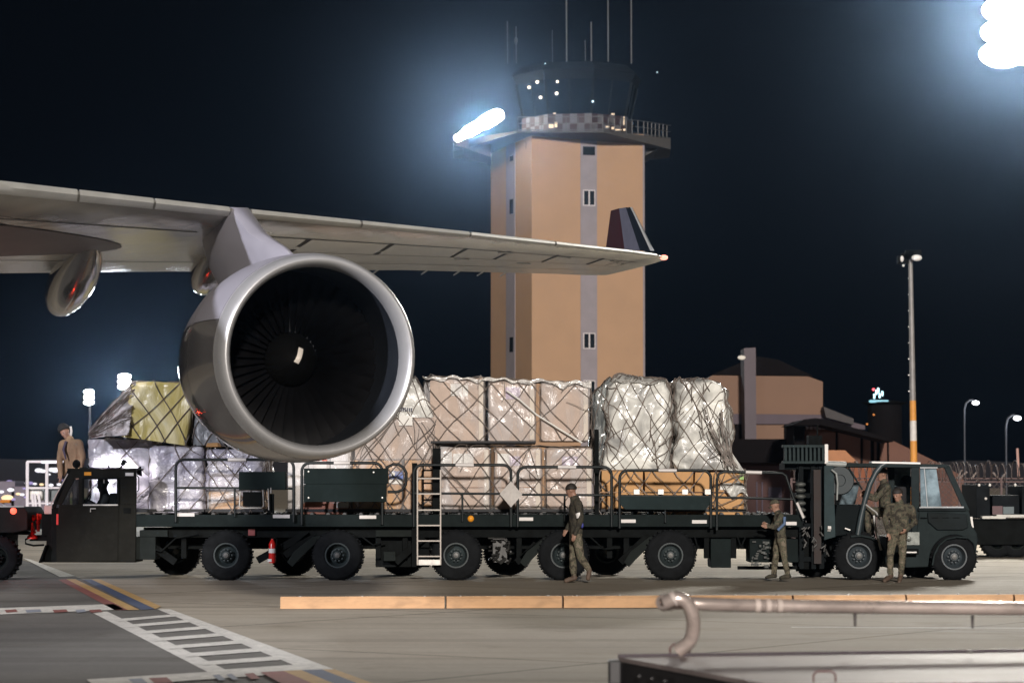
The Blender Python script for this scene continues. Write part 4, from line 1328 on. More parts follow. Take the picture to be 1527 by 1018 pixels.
# drooping white sheet along the top of the upper row, and the grey side sheet
white_sheet = plastic("white_top_sheet", (.68, .66, .62), (.46, .44, .42), .28, 9, .07, 4)
a = MB()
def drape(u, v):
    px = 630+252*u; top_ = 560+9*u+ (1.5*math.sin(u*25)+1.5*math.sin(u*61))
    low = 2.5+4*abs(math.sin(u*13))*abs(math.cos(u*31)) + (26*max(0, (u-.55)*2.2) if u > .55 else 0)*(.5+.5*math.sin(u*40))*.3
    if v < .5: 
        p_ = W(px, top_, YF-.03); p_.y += (1-v*2)*1.9; p_.z += .02*noise.noise(Vector((px*.1, v*9, 1)))
    else:
        p_ = W(px, top_+(v-.5)*2*low, YF-.035); p_.y += .02*noise.noise(Vector((px*.15, v*9, 4)))
    return p_
o = a.grid(drape, 110, 18).build("white_sheet", white_sheet, c_, smooth=70)
P_ = Pile(xr(631), xr(645), YF+.12, YB-.2, zr(655), zr(566), r=.04, amp=.04, fr=3, seed=61)
P_.skin(.06).build("side_sheet", plastic("grey_side_sheet", (.30, .29, .29), (.15, .15, .155), .25, 2, .1, 4, (2, 1, .3)), c_, smooth=60)
a = MB()                                                   # pale diagonal strap
a.tube([W(755, 582, YF-.07), W(775, 596, YF-.07), W(800, 618, YF-.07), W(835, 640, YF-.07), W(868, 660, YF-.07)], .016, 5)
a.build("loose_strap", paper, c_, smooth=60)
wt = plastic("crumpled_white_sheet", (.86, .86, .80), (.30, .30, .29), .3, 12, .09, 1.5, (1, 1, .7))  # darker tone puts shaded folds into the sheet's colour
# -- right: two tall white wrapped stacks over orange cartons
c_ = cargo("two tall crumpled white stacks over orange cartons, near the loader's tail", 895, 1110); base(c_, xr(897), xr(1110))
for i, (a0_, a1_, b0_, b1_) in enumerate(((897, 960, 702, 733), (961, 1035, 702, 733), (1036, 1110, 704, 733), (897, 985, 735, 762), (988, 1050, 735, 762), (1052, 1110, 735, 762), (990, 1111, 763, 771))):
    carton(c_, a0_, a1_, b0_, b1_, card_o, YF+.05 if i < 6 else YF-.1, 1.8 if i < 6 else .6, 60+i, gap=.5)
label(c_, 1103, 1109, 706, 715, YF+.03, mat("green_label", (.3, .5, .15), .6)); label(c_, 1074, 1108, 720, 730, YF+.03, paper)
for x_ in (946, 982, 1018): pass
def topA(x, y):
    f = (x-xr(905))/(xr(1000)-xr(905)); return zr(563)-.06*max(0, f-.3)+.05*noise.noise(Vector((x*3, y*2, 5)))-max(0, .14-f)*1.2
def topB(x, y):
    f = (x-xr(1003))/(xr(1088)-xr(1003)); return zr(568)-.05*f-(.10 if f > .86 else 0)+.04*noise.noise(Vector((x*3, y*2, 8)))
def flare(zlo, zhi, cx_, k_):
    def fn(p):
        f = max(0, min(1, (zhi-p.z)/(zhi-zlo)))
        return Vector((cx_+(p.x-cx_)*(1+k_*f**2), p.y, p.z))
    return fn
PA = Pile(xr(906), xr(996), YF, YB-.1, zr(700), topA, r=.18, amp=.13, fr=1.5, seed=71, lean=flare(zr(700), zr(563), xr(960), .10)); PA.H = zr(563)-zr(700)
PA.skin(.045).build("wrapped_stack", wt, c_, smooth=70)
PB = Pile(xr(1009), xr(1086), YF+.03, YB-.1, zr(700), topB, r=.18, amp=.13, fr=1.5, seed=72, lean=flare(zr(700), zr(563), xr(1035), .13)); PB.H = zr(568)-zr(700)
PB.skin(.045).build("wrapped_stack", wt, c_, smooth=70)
PS = Pile(xr(884), xr(912), YF+.25, YB-.1, zr(698), lambda x, y: zr(588)+(x-xr(884))*.9, r=.1, amp=.07, fr=2.4, seed=73); PS.H = 1.3
PS.skin(.05).build("side_sheet", plastic("grey_green_sheet", (.24, .26, .25), (.10, .11, .115), .22, 2, .12, 4, (2, 1, .4)), c_, smooth=60)
for P__, sd__ in ((PA, 74), (PB, 75)):
    P__.net(.24, .62, .0075, .02, .05, seed=sd__).build("cargo_net", net_m, c_)
    P__.wisps(26, sd__+4, .008).build("loose_strap", net_m, c_)
PS.net(.25, .5, .0075, .02, .05, seed=76).build("cargo_net", net_m, c_)
Q = Pile(xr(896), xr(1111), YF, YB-.1, zr(768), zr(702), amp=.02, seed=77)
Q.net(.29, .9, .0085, .03, .03, seed=78, tmax=Q.H).build("cargo_net", net_l, c_)
Q = Pile(xr(1064), xr(1113), YF-.03, YB-.1, zr(768), zr(702), amp=.03, seed=79); Q.wisps(24, 80, .008).build("loose_strap", net_m, c_)
a = MB(); a.grid(lambda u, v: W(1080+30*u+6*v, 722+16*v+5*math.sin(u*7), YF-.05+.04*math.sin(u*9+v*7)), 10, 8)
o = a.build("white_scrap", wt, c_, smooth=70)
# strands flaring from the top right down to the tail
a = MB()
rd = random.Random(90)
for i in range(15):
    x0_, y0_ = rd.uniform(1040, 1086), rd.uniform(600, 660)
    x1_, y1_ = rd.uniform(1080, 1104), rd.uniform(694, 706)
    a.tube([W(x0_+(x1_-x0_)*f**1.5+rd.uniform(-1, 1), y0_+(y1_-y0_)*f, YF-.13-.03*math.sin(f*3)) for f in (0, .2, .4, .6, .8, 1)], .009, 4)
a.build("loose_strap", net_l, c_)
a = MB(); a.grid(lambda u, v: W(1062+26*v+ (6+16*v)*u, 640+62*v, YF-.1-.05*math.sin(u*6+v*3)), 8, 12)
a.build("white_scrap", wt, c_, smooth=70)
# ================================================================ PEOPLE
import numpy as np
skin_m = mat("skin", (.30, .17, .12), .55, var=.06)
camo_m = camo("camouflage_cloth", [(.032, .028, .02), (.085, .073, .05), (.055, .06, .04), (.12, .10, .07)], 11)
camo_d = camo("camouflage_cloth_dark", [(.02, .018, .013), (.045, .038, .027), (.03, .03, .02), (.055, .046, .032)], 11)
boot_m = mat("boot_leather", (.09, .06, .042), .7, var=.2)
hair_m = mat("dark_hair", (.018, .014, .011), .7, var=.3, scale=30)
tanj = mat("tan_jacket_cloth", (.36, .235, .14), .85, var=.3, scale=3, bump=.9, bscale=7)
dark_cloth = mat("dark_cloth", (.012, .012, .013), .85, var=.3, bump=.5, bscale=8)

def person(lbl, J, mats, zone, height=1.75, face=(-1, -.3, 0), group=None, hand_curl=.6, cap=None, hair=True, voxel=.0125, bulk=1.0):
    """J: joints; mats: list of materials; zone: which of them goes on head, hand, top, legs, boots"""
    s = height/1.75
    prim = []
    TP = zone['top']
    def cap_(a, b, ra, rb, z, flat=None):
        k_ = bulk if z == TP else 1
        prim.append((Vector(a), Vector(b), ra*s*k_, rb*s*k_, z))
    f = Vector(face).normalized()
    upv = (J['head']-J['neck']).normalized()
    sd_ = f.cross(upv).normalized()
    f = upv.cross(sd_).normalized()
    h = J['head']
    HD, HN, TP, LG, BT = [zone[k] for k in ('head', 'hand', 'top', 'legs', 'boots')]
    cap_(h+upv*.035*s-f*.012*s, h+upv*.03*s+f*.012*s, .088, .082, HD)
    cap_(h-upv*.03*s+f*.02*s, h-upv*.075*s+f*.055*s, .068, .04, HD)
    cap_(h+f*.086*s+upv*.01*s, h+f*.105*s-upv*.022*s, .010, .016, HD)          # nose
    cap_(h+f*.078*s+upv*.032*s-sd_*.03*s, h+f*.078*s+upv*.032*s+sd_*.03*s, .013, .013, HD)   # brow
    cap_(h+f*.076*s-upv*.052*s-sd_*.018*s, h+f*.076*s-upv*.052*s+sd_*.018*s, .012, .012, HD)   # mouth
    for k in (-1, 1):
        cap_(h+sd_*k*.082*s+upv*.015*s, h+sd_*k*.088*s-upv*.02*s, .017, .012, HD)  # ears
        cap_(h+sd_*k*.04*s+f*.06*s-upv*.01*s, h+sd_*k*.035*s+f*.065*s-upv*.02*s, .022, .02, HD)
    cap_(J['neck']+upv*.0, h-upv*.05*s-f*.01*s, .058, .052, HD)
    sl, sr, pl, ch = J['shl'], J['shr'], J['pelvis'], (J['shl']+J['shr'])/2
    ax = (sr-sl).normalized()
    back = J.get('back', f*-1)
    mid = ch.lerp(pl, .55)
    if 'belly' in J: mid = J['belly']
    cap_(J['neck']-upv*.02*s, J['neck']+upv*.02*s, .07, .06, TP)
    cap_(sl+ax*.02*s, sr-ax*.02*s, .075, .075, TP)
    tz = (pl-ch)
    for w_ in (-1, 1):
        cap_(ch+ax*w_*.085*s+tz*.12, mid+ax*w_*.065*s, .108, .098, TP)
        cap_(mid+ax*w_*.065*s, pl+ax*w_*.07*s-tz.normalized()*.05*s, .10, .104, TP)
        cap_(pl+ax*w_*.06*s, pl+ax*w_*.08*s+tz.normalized()*.03*s, .108, .10, LG)
    cap_(ch+tz*.1, mid, .115, .11, TP)
    cap_(J['neck'], ch+tz*.1, .075, .10, TP)
    for k, (a_, b_, c_) in (('l', (sl, J['ell'], J['wrl'])), ('r', (sr, J['elr'], J['wrr']))):
        cap_(a_, b_, .068, .052, TP); cap_(b_, a_.lerp(b_, .85), .054, .056, TP)
        cap_(b_, c_, .050, .038, TP)
        d = (c_-b_).normalized()
        n_ = d.cross(f)
        if n_.length < .1: n_ = d.cross(upv)
        n_.normalize(); w_ = d.cross(n_).normalized()
        # palm
        for o_ in (-.024, -.008, .008, .024):
            cap_(c_+d*.02*s+w_*o_*s*.8, c_+d*.085*s+w_*o_*s, .017, .014, HN)
        for i, (o_, L_) in enumerate(((-.03, .065), (-.010, .075), (.010, .070), (.029, .055))):
            p0 = c_+d*.09*s+w_*o_*s; c1 = hand_curl*(.8+.12*i)
            p1 = p0+(d*math.cos(c1*.5)+n_*math.sin(c1*.5))*L_*.5*s
            p2 = p1+(d*math.cos(c1*1.5)+n_*math.sin(c1*1.5))*L_*.5*s
            cap_(p0, p1, .0095, .009, HN); cap_(p1, p2, .009, .008, HN)
        p0 = c_+d*.03*s-w_*.03*s; p1 = p0+(d*.6-w_*.6+n_*.4).normalized()*.035*s; p2 = p1+(d*.9+n_*.4).normalized()*.03*s
        cap_(p0, p1, .013, .011, HN); cap_(p1, p2, .011, .009, HN)
    for k in 'lr':
        hp, kn, an, to = J['hp'+k], J['kn'+k], J['an'+k], J['to'+k]
        cap_(hp, kn, .098, .066, LG); cap_(kn, kn.lerp(an, .35), .066, .066, LG); cap_(kn.lerp(an, .3), an.lerp(kn, .18), .068, .058, LG)
        d = (to-an); cap_(an.lerp(kn, .28), an, .052, .047, BT)
        sole = Vector((0, 0, -.02*s))
        cap_(an+sole, an+sole-d*.18, .043, .043, BT)
        cap_(an+sole, to, .048, .038, BT); cap_(an.lerp(to, .5), to, .044, .04, BT)
    mb = MB()
    for a_, b_, ra, rb, z in prim:
        d = b_-a_
        if d.length < 1e-4: d = Vector((0, 0, 1e-3)); b_ = a_+d
        L_ = d.length; pr = []
        for i in range(5):
            an = math.pi/2*(1-i/4); pr.append((-ra*math.sin(an), ra*math.cos(an)))
        for i in range(5):
            an = math.pi/2*i/4; pr.append((L_+rb*math.sin(an), rb*math.cos(an)))
        mb.lathe(a_, d, pr, 14)
    me = bpy.data.meshes.new("tmp"); me.from_pydata([tuple(v) for v in mb.v], [], mb.f)
    o = bpy.data.objects.new("tmp", me); COL.objects.link(o)
    bm = bmesh.new(); bm.from_mesh(me); bmesh.ops.remove_doubles(bm, verts=bm.verts, dist=5e-5); bmesh.ops.recalc_face_normals(bm, faces=bm.faces); bm.to_mesh(me); bm.free()
    r_ = o.modifiers.new("r", 'REMESH'); r_.mode = 'VOXEL'; r_.voxel_size = voxel
    s_ = o.modifiers.new("s", 'SMOOTH'); s_.iterations = 3; s_.factor = .5
    dg = bpy.context.evaluated_depsgraph_get(); dg.update()
    m2 = bpy.data.meshes.new_from_object(o.evaluated_get(dg))
    bpy.data.objects.remove(o)
    n = len(m2.vertices); co = np.empty(n*3, np.float32); m2.vertices.foreach_get("co", co); co = co.reshape(-1, 3)
    # cloth folds
    nf = len(m2.polygons); ce = np.empty(nf*3, np.float32); m2.polygons.foreach_get("center", ce); ce = ce.reshape(-1, 3)
    best = np.full(nf, 1e9); mi = np.zeros(nf, int)
    for a_, b_, ra, rb, z in prim:
        A, B = np.array(a_), np.array(b_); AB_ = B-A
        t = np.clip(((ce-A)@AB_)/max(AB_@AB_, 1e-9), 0, 1)
        dist = np.linalg.norm(ce-(A+t[:, None]*AB_), axis=1)-(ra+(rb-ra)*t)
        m_ = dist < best; best[m_] = dist[m_]; mi[m_] = z
    used = {}
    nor = np.empty(n*3, np.float32); m2.vertices.foreach_get("normal", nor); nor = nor.reshape(-1, 3)
    hv = np.array(h)
    for i in range(n):
        if np.linalg.norm(co[i]-hv) > .17:
            v = Vector(co[i]); k = noise.noise(v*9)*.010+noise.noise(Vector((v.x*22, v.y*22, v.z*12)))*.005
            co[i] += nor[i]*k
    loc = Vector((J['pelvis'].x, J['pelvis'].y, min(J['anl'].z, J['anr'].z)-.06))
    co -= np.array(loc)
    m2.vertices.foreach_set("co", co.ravel())
    m2.materials.clear()
    for m_ in mats: m2.materials.append(m_)
    m2.polygons.foreach_set("material_index", mi.astype(np.int32)); m2.polygons.foreach_set("use_smooth", np.ones(nf, bool)); m2.update()
    m2.name = "person"
    P = bpy.data.objects.new("person", m2); COL.objects.link(P); P.location = loc
    tag(P, lbl, "person", group)
    # hair or headgear
    def shell(name, m_, rr, cut, brim=0, lift=0.0):
        b_ = MB()
        c0 = h+upv*.03*s-f*.008*s
        def fn(u, v):
            th = v*cut; an = 2*math.pi*u
            low = 1+.25*max(0, -math.cos(an)) - .12*max(0, math.cos(an))
            th *= low
            d = upv*math.cos(th)+(f*math.cos(an)+sd_*math.sin(an))*math.sin(th)
            r_ = rr*(1+.05*abs(math.sin(th)))
            q = c0+d*r_*s + upv*lift*s*max(0, math.cos(th))
            return q+d*noise.noise(q*28)*.006
        b_.grid(fn, 26, 12, True)
        o_ = b_.build(name, m_, P, smooth=80)
        t_ = o_.modifiers.new("thick", 'SOLIDIFY'); t_.thickness = .012
        return o_
    if hair and not cap: shell("hair", hair_m, .1, 1.6)
    if cap:
        nm, m_, brim, lift = cap
        o_ = shell(nm, m_, .107 if nm != 'knit_hat' else .120, 1.32 if nm != 'knit_hat' else 1.5, lift=lift)
        if brim:
            b_ = MB()
            b_.grid(lambda u, v: h+upv*(.045-.012*v-.02*(2*u-1)**2)*s+f*(.085+.065*v*math.sqrt(max(0, 1-(2*u-1)**2*.7)))*s+sd_*(2*u-1)*.075*s, 9, 5)
            q = b_.build("brim", m_, o_, smooth=80); t_ = q.modifiers.new("thick", 'SOLIDIFY'); t_.thickness = .008
    # eyes
    b_ = MB()
    for k in (-1, 1): b_.ball(h+f*.083*s+sd_*k*.031*s+upv*.008*s, .011*s, 8, 6)
    b_.build("eyes", mat("eye_dark", (.03, .025, .02), .3), P, smooth=80)
    return P

def joints(Y, d):
    return {k: W(v[0], v[1], Y+(v[2] if len(v) > 2 else 0)) for k, v in d.items()}
ZM = dict(head=0, hand=0, top=1, legs=2, boots=3)
camo_b = camo("camouflage_trousers", [(.05, .044, .03), (.13, .11, .075), (.085, .085, .055), (.18, .15, .11)], 11)
# soldier walking left in front of the loader
YP = 48.85
J = joints(YP, dict(head=(852, 731), neck=(857, 744), shl=(862, 751, -.19), shr=(857, 751, .19), pelvis=(859, 795), belly=(859, 773),
    ell=(866, 774, -.25), wrl=(858, 795, -.27), elr=(854, 774, .25), wrr=(846, 788, .20),
    hpl=(860, 800, -.09), knl=(866, 831, -.10), anl=(879, 850, -.10), tol=(877, 862, -.10),
    hpr=(857, 800, .09), knr=(854, 832, .08), anr=(856, 860, .08), tor=(844, 865.5, .08)))
p1 = person("soldier walking past the tan cartons with one boot lifted and a white arm band", J, [skin_m, camo_d, camo_b, boot_m], ZM, 1.74, (-1, .15, -.05), bulk=1.12)
a = MB(); q = J['ell'].lerp(J['shl'], .22)
a.lathe(q+Vector((0, 0, -.04)), (J['shl']-J['ell']), [(0, .066), (.09, .070)], 16)
a.build("arm_band", white_p, p1, smooth=80)
a = MB(); a.ball(W(868, 783, YP-.20), (.03, .05, .05), 8, 6); a.build("glove", mat("blue_glove", (.05, .06, .3), .6), p1, smooth=80)
# soldier by the loader's tail
YP = 49.55
J = joints(YP, dict(head=(1156, 754.5), neck=(1160, 764), shl=(1165, 770, -.16), shr=(1159, 770, .16), pelvis=(1164, 803), belly=(1163, 786),
    ell=(1155, 786, -.20), wrl=(1146, 785, -.18), elr=(1152, 786, .18), wrr=(1144, 782, .12),
    hpl=(1166, 806, -.08), knl=(1170, 833, -.08), anl=(1175, 857.5, -.07), tol=(1164, 861, -.08),
    hpr=(1161, 806, .08), knr=(1156, 834, .08), anr=(1154, 857, .08), tor=(1143, 860.5, .08)))
p2 = person("short soldier in a patrol cap under the loader's sloping tail railing", J, [skin_m, camo_m, camo_b, camo_d], ZM, 1.5, (-1, -.12, 0), cap=("patrol_cap", camo_m, True, .01))
a = MB(); a.tube([J['shl']+Vector((.05, -.07, 0)), W(1170, 780, YP-.22), W(1160, 790, YP-.2)], .028, 8)
a.build("safety_belt", mat("blue_belt", (.10, .16, .28), .5), p2, smooth=60)
# soldier standing by the forklift, hand on hip, looking down
YP = 49.3
J = joints(YP, dict(head=(1338.5, 737.5, -.03), neck=(1341, 749), shl=(1359, 758, .0), shr=(1325, 756, .02), pelvis=(1339, 795), belly=(1341, 778),
    ell=(1364, 778, .05), wrl=(1351, 790, -.12), elr=(1320, 774, -.02), wrr=(1325, 794, -.12),
    hpl=(1345, 800), knl=(1346, 828, -.05), anl=(1343, 858, 0), tol=(1341, 867, -.16),
    hpr=(1332, 800), knr=(1327, 829, -.04), anr=(1328, 858, .02), tor=(1319, 865, -.12)))
p3 = person("soldier standing in front of the forklift, head bowed and one arm bent", J, [skin_m, camo_m, camo_b, boot_m], ZM, 1.68, (-.6, -.75, -.35), bulk=1.1)
# operator climbing in / seated sideways in the forklift
YP = 50.75
J = joints(YP, dict(head=(1315.5, 707), neck=(1318, 718), shl=(1322, 726, -.2), shr=(1316, 725, .2), pelvis=(1320, 760, .0), belly=(1319, 744),
    ell=(1306, 744, -.24), wrl=(1294, 741, -.2), elr=(1304, 742, .2), wrr=(1293, 736, .1),
    hpl=(1318, 763, -.12), knl=(1292, 761, -.30), anl=(1296, 795, -.34), tol=(1285, 799, -.36),
    hpr=(1318, 763, .1), knr=(1296, 764, .08), anr=(1300, 796, .05), tor=(1289, 799, .0)))
p4 = person("operator in camouflage sitting in the open forklift cab with bent knees", J, [skin_m, camo_m, camo_m, camo_d], ZM, 1.75, (-1, -.1, 0))
# driver in the loader's cab: backlit outline, so head and hands are coloured dark too
YP = 50.68
J = joints(YP, dict(head=(153.5, 723.5), neck=(155, 734), shl=(158, 742, -.2), shr=(156, 741, .2), pelvis=(158, 773), belly=(158, 758),
    ell=(148, 757, -.25), wrl=(134, 751, -.17), elr=(146, 756, .22), wrr=(134, 748, .1),
    hpl=(157, 774, -.1), knl=(130, 774, -.12), anl=(128, 808, -.12), tol=(117, 812, -.12),
    hpr=(157, 774, .1), knr=(130, 774, .12), anr=(128, 808, .12), tor=(117, 812, .12)))
person("driver seen as a dark outline in the loader's cab window", J, [dark_cloth], dict(head=0, hand=0, top=0, legs=0, boots=0), 1.75, (-1, 0, 0), hair=False, cap=("hood", dark_cloth, False, .02))
# man in the tan jacket on the front of the deck
YP = 52.1
J = joints(YP, dict(head=(97.5, 645), neck=(104, 656), shl=(118, 661, -.06), shr=(94, 662, .04), pelvis=(108, 708, .1), belly=(109, 686, .05),
    ell=(123, 682, -.06), wrl=(118, 704, -.18), elr=(89, 684, -.02), wrr=(90, 708, -.1),
    hpl=(114, 712, .1), knl=(113, 741, .0), anl=(112, 766, .15), tol=(106, 771, .0),
    hpr=(102, 712, .1), knr=(99, 741, .0), anr=(100, 766, .15), tor=(94, 771, .0)))
p6 = person("man in a tan jacket and black knitted hat, leaning forward behind the loader's cab", J, [skin_m, tanj, dark_cloth, boot_m], ZM, 1.72, (-.5, -.8, -.25), hair=False, cap=("knit_hat", dark_cloth, False, .05), bulk=1.22)
a = MB()
cz = J['neck']
a.tube([cz+Vector((-.05, -.10, -.03)), cz+Vector((-.09, -.16, -.18)), cz+Vector((-.04, -.17, -.36))], [.03, .028, .015], 8)
a.build("lanyard", mat("violet_grey_cloth", (.10, .08, .12), .8), p6, smooth=60)
a = MB(); a.tube([J['head']+Vector((.10, -.02, .12)), J['head']+Vector((.115, -.01, .03)), J['head']+Vector((.10, 0, -.06))], .022, 8)
a.build("ear_muff", white_p, p6, smooth=60)
# low platform rail behind him
# ================================================================ FORKLIFT
fk = thing("forklift", "big dark green military forklift with an open cab, parked nose to the loader's tail", "forklift", (W(1320, 0, 50.3).x, 51.2, 0))
YK, YKB = 50.25, 52.3
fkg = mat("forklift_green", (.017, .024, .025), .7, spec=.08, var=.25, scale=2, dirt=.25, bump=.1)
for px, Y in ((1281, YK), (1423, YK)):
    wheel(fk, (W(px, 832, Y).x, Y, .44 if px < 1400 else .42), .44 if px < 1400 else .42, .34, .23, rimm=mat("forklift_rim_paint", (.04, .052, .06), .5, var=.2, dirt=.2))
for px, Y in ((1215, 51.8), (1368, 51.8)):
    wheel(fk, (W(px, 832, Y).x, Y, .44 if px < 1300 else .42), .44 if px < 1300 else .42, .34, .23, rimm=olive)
a = MB()
# rear body with arch
arch = [(1423-37*math.cos(R(q)), 834-37*math.sin(R(q))) for q in range(8, 150, 12)]
a.pprism([(1371, 758), (1442, 758), (1446, 764), (1449, 783), (1457, 795), (1458, 806), (1455, 828)] + arch[::-1] + [(1384, 845), (1350, 846), (1350, 800), (1366, 800)], YK-.02, YKB)
a.build("rear_body", fkg, fk, bevel=.02)
a = MB(); a.pprism([(1369, 757), (1441, 757), (1441, 762), (1369, 762)], YK-.06, YKB-.1); a.pprism([(1383, 763), (1441, 766), (1444, 786), (1436, 790), (1398, 790), (1384, 778)], YK-.07, YK-.02)
a.build("engine_cover", mat("forklift_cover_green", (.011, .015, .016), .65, spec=.08, var=.2), fk, bevel=.015)
a = MB(); a.pprism([(1446, 770), (1450, 770), (1452, 786), (1449, 788)], YK+.05, YK+.25)
a.build("tail_lamp", white_p, fk)
a = MB()
for y in range(4):
    a.pbox(1373+y*16, 1383+y*16, 771, 772.2, YK-.08, YK-.07)
a.build("cover_slot", black, fk)
# fenders
a = MB()
pth = [(1266-0, 799), (1282, 798), (1297, 801), (1308, 808), (1316, 820), (1321, 845)]
for i in range(len(pth)-1):
    a.bar(W(*pth[i], YK+.2), W(*pth[i+1], YK+.2), .035, .55)
arc2 = [(1388, 842), (1391, 826), (1398, 812), (1409, 803), (1424, 800), (1440, 801)]
for i in range(len(arc2)-1):
    a.bar(W(*arc2[i], YK+.1), W(*arc2[i+1], YK+.1), .03, .4)
a.build("fender", fkg, fk, bevel=.006)
a = MB(); a.pprism([(1322, 800), (1352, 795), (1352, 846), (1322, 846)], YK+.5, YKB-.3); a.pprism([(1230, 757), (1290, 752), (1300, 800), (1320, 820), (1320, 840), (1240, 840)], YK+.9, YKB-.2)
a.build("chassis", black, fk, bevel=.01)
a = MB(); a.pprism([(1248, 752), (1292, 752), (1288, 795), (1262, 797), (1240, 800)], YK+.1, YK+.9)
a.build("front_body", mat("forklift_dark", (.008, .011, .012), .75, spec=.06, var=.2), fk, bevel=.015)
# cab: roof, posts, glazing
a = MB(); a.pprism([(1264, 690), (1412, 692), (1414, 697), (1262, 696)], YK-.02, YKB)
a.build("cab_roof", fkg, fk, bevel=.01)
MB().pprism([(1300, 687.5), (1373, 689), (1373, 692), (1300, 690.5)], YK-.06, YK+.35).build("roof_lamp_bar", white_p, fk, bevel=.01)
a = MB()
fp = [(1322, 690), (1314, 694), (1306, 704), (1297, 722), (1290, 745), (1284, 770), (1279, 797)]
for Y in (YK, YKB-.1):
    a.tube([W(x, y, Y) for x, y in fp], .052, 8)
a.build("front_post", mat("post_blue_green", (.035, .05, .056), .4, var=.2), fk, smooth=60)
a = MB()
for Y in (YK, YKB-.1):
    a.pprism([(1359, 692), (1371, 692), (1371, 800), (1360, 800)], Y, Y+.08)
    a.bar(W(1411, 694, Y+.04), W(1442, 762, Y+.04), .10, .07)
    a.bar(W(1264, 694, Y+.04), W(1286, 730, Y+.04), .03, .04)
a.pprism([(1323, 694), (1334, 694), (1334, 760), (1330, 760)], YK+.9, YK+1.0)
a.build("cab_post", fkg, fk, bevel=.01)
gl = glass("forklift_glass", (.08, .12, .15), .75, .04)
gl2 = mat("reflection_mottled_window", (.20, .28, .32), .18, 0, col2=(.025, .04, .05), scale=2.6, bump=.3, bscale=3)  # mottled colours imitate crinkled reflections in the glass
a = MB(); a.add([W(1372, 698, YK+.03), W(1396, 698, YK+.03), W(1404, 755, YK+.03), W(1373, 755, YK+.03)], [(0, 1, 2, 3)])
o = a.build("rear_side_window", gl2, fk); t_ = o.modifiers.new("thick", 'SOLIDIFY'); t_.thickness = .01
a = MB(); a.bar(W(1372, 756, YK-.03), W(1437, 756, YK-.03), .03, .03); a.bar(W(1378, 696, YK-.0), W(1383, 755, YK-.0), .015, .02); a.bar(W(1372, 697, YK-.03), W(1398, 697, YK-.03), .02)
a.build("window_frame", mat("window_edge", (.3, .32, .33), .4), fk)
a = MB(); a.add([W(1328, 697, 51.6), W(1358, 697, 51.6), W(1358, 750, 51.6), W(1328, 750, 51.6)], [(0, 1, 2, 3)]); a.add([W(1245, 723, 51.6), W(1282, 718, 51.6), W(1275, 752, 51.6), W(1245, 753, 51.6)], [(0, 1, 2, 3)])
o = a.build("far_side_window", gl2, fk); t_ = o.modifiers.new("thick", 'SOLIDIFY'); t_.thickness = .01
a = MB(); a.pbox(1325, 1352, 765, 775, 50.55, 51.5); a.pbox(1340, 1352, 725, 768, 50.6, 51.4)
a.build("seat", dark_cloth, fk, bevel=.04)
a = MB(); a.tube([W(1291, 752, YK-.05), W(1307, 764, YK-.1), W(1312, 775, YK-.1)], .018, 6); a.tube([W(1303, 768, YK-.06), W(1305, 785, YK-.06), W(1310, 805, YK-.06), W(1314, 820, YK-.06)], .024, 6)
a.tube([W(1352, 770, YK-.08), W(1352, 800, YK-.08)], .016, 6)
a.build("grab_rail", mat("grab_rail_pale", (.45, .45, .43), .4), fk, smooth=60)
a = MB(); a.pbox(1345, 1370, 818, 826, YK-.25, YK+.2); a.build("step", black, fk, bevel=.005)
a = MB(); a.pbox(1350, 1371, 793, 812, YK-.05, YK+.02); a.lathe(W(1355, 803, YK-.06), (0, -1, 0), [(0, .05), (.04, .04), (.05, .001)], 12)
a.build("fuel_cap", mat("worn_metal", (.12, .13, .12), .4, .5, var=.4, scale=8), fk, smooth=40)
MB().pbox(1352, 1367, 822, 824, YK-.27, YK-.25).build("step_edge", white_p, fk)
MB().lathe(W(1352, 718, 51.4), (0, -1, 0), [(0, .12), (.1, .12), (.12, .09), (.12, .001)], 16).build("fan_housing", black, fk, smooth=50)
a = MB(); a.bar(W(1236, 790, YK+.05), W(1237, 786, YK-.02), .06); a.bar(W(1260, 787, YK), W(1268, 790, YK), .025)
a.build("lamp", white_p, fk)
# mast, carriage, load guard
a = MB()
a.pprism([(1229, 694), (1243, 694), (1246, 800), (1229, 805)], YK+.05, YK+.25); a.pprism([(1229, 694), (1243, 694), (1246, 800), (1229, 805)], YK+1.5, YK+1.7)
a.build("mast_post", mat("mast_green", (.025, .042, .046), .6, spec=.12, var=.25, dirt=.2), fk, bevel=.008)
a = MB()
for x in (1192, 1210, 1222):
    a.pbox(x, x+6, 690, 848, YK+.3, YK+.45); a.pbox(x, x+6, 690, 848, YK+1.4, YK+1.55)
for y in (692, 735, 780, 830): a.pbox(1188, 1232, y, y+7, YK+.35, YK+1.5)
a.pbox(1170, 1230, 690, 700, YK+.4, YK+1.4)
a.pbox(1187, 1233, 692, 846, YK+1.15, YK+1.2)  # dark backing plate added so the mast's gaps look black
a.build("mast", mat("mast_dark", (.007, .009, .01), .75, spec=.06, var=.3), fk, bevel=.006)
a = MB()
for y in (722, 731, 740, 750, 760, 770):
    a.ball(W(1194, y, YK+.28), (.10, .06, .045), 12, 8)
a.build("hose_coil", mat("hose_grey", (.06, .065, .06), .5, var=.4, scale=8), fk, smooth=60)
a = MB(); a.pbox(1214, 1224, 700, 840, YK+.22, YK+.3)
a.build("rusty_chain", mat("rust_red", (.016, .008, .006), .7, var=.4, scale=6), fk)
a = MB()
a.pbox(1168, 1234, 663, 667, YK+.1, YK+.45); a.pbox(1168, 1234, 687, 691, YK+.1, YK+.45); a.pbox(1170, 1232, 667, 687, YK+.3, YK+.4)
for i in range(10): a.pbox(1170+i*6.2, 1173.4+i*6.2, 667, 687, YK+.12, YK+.3)
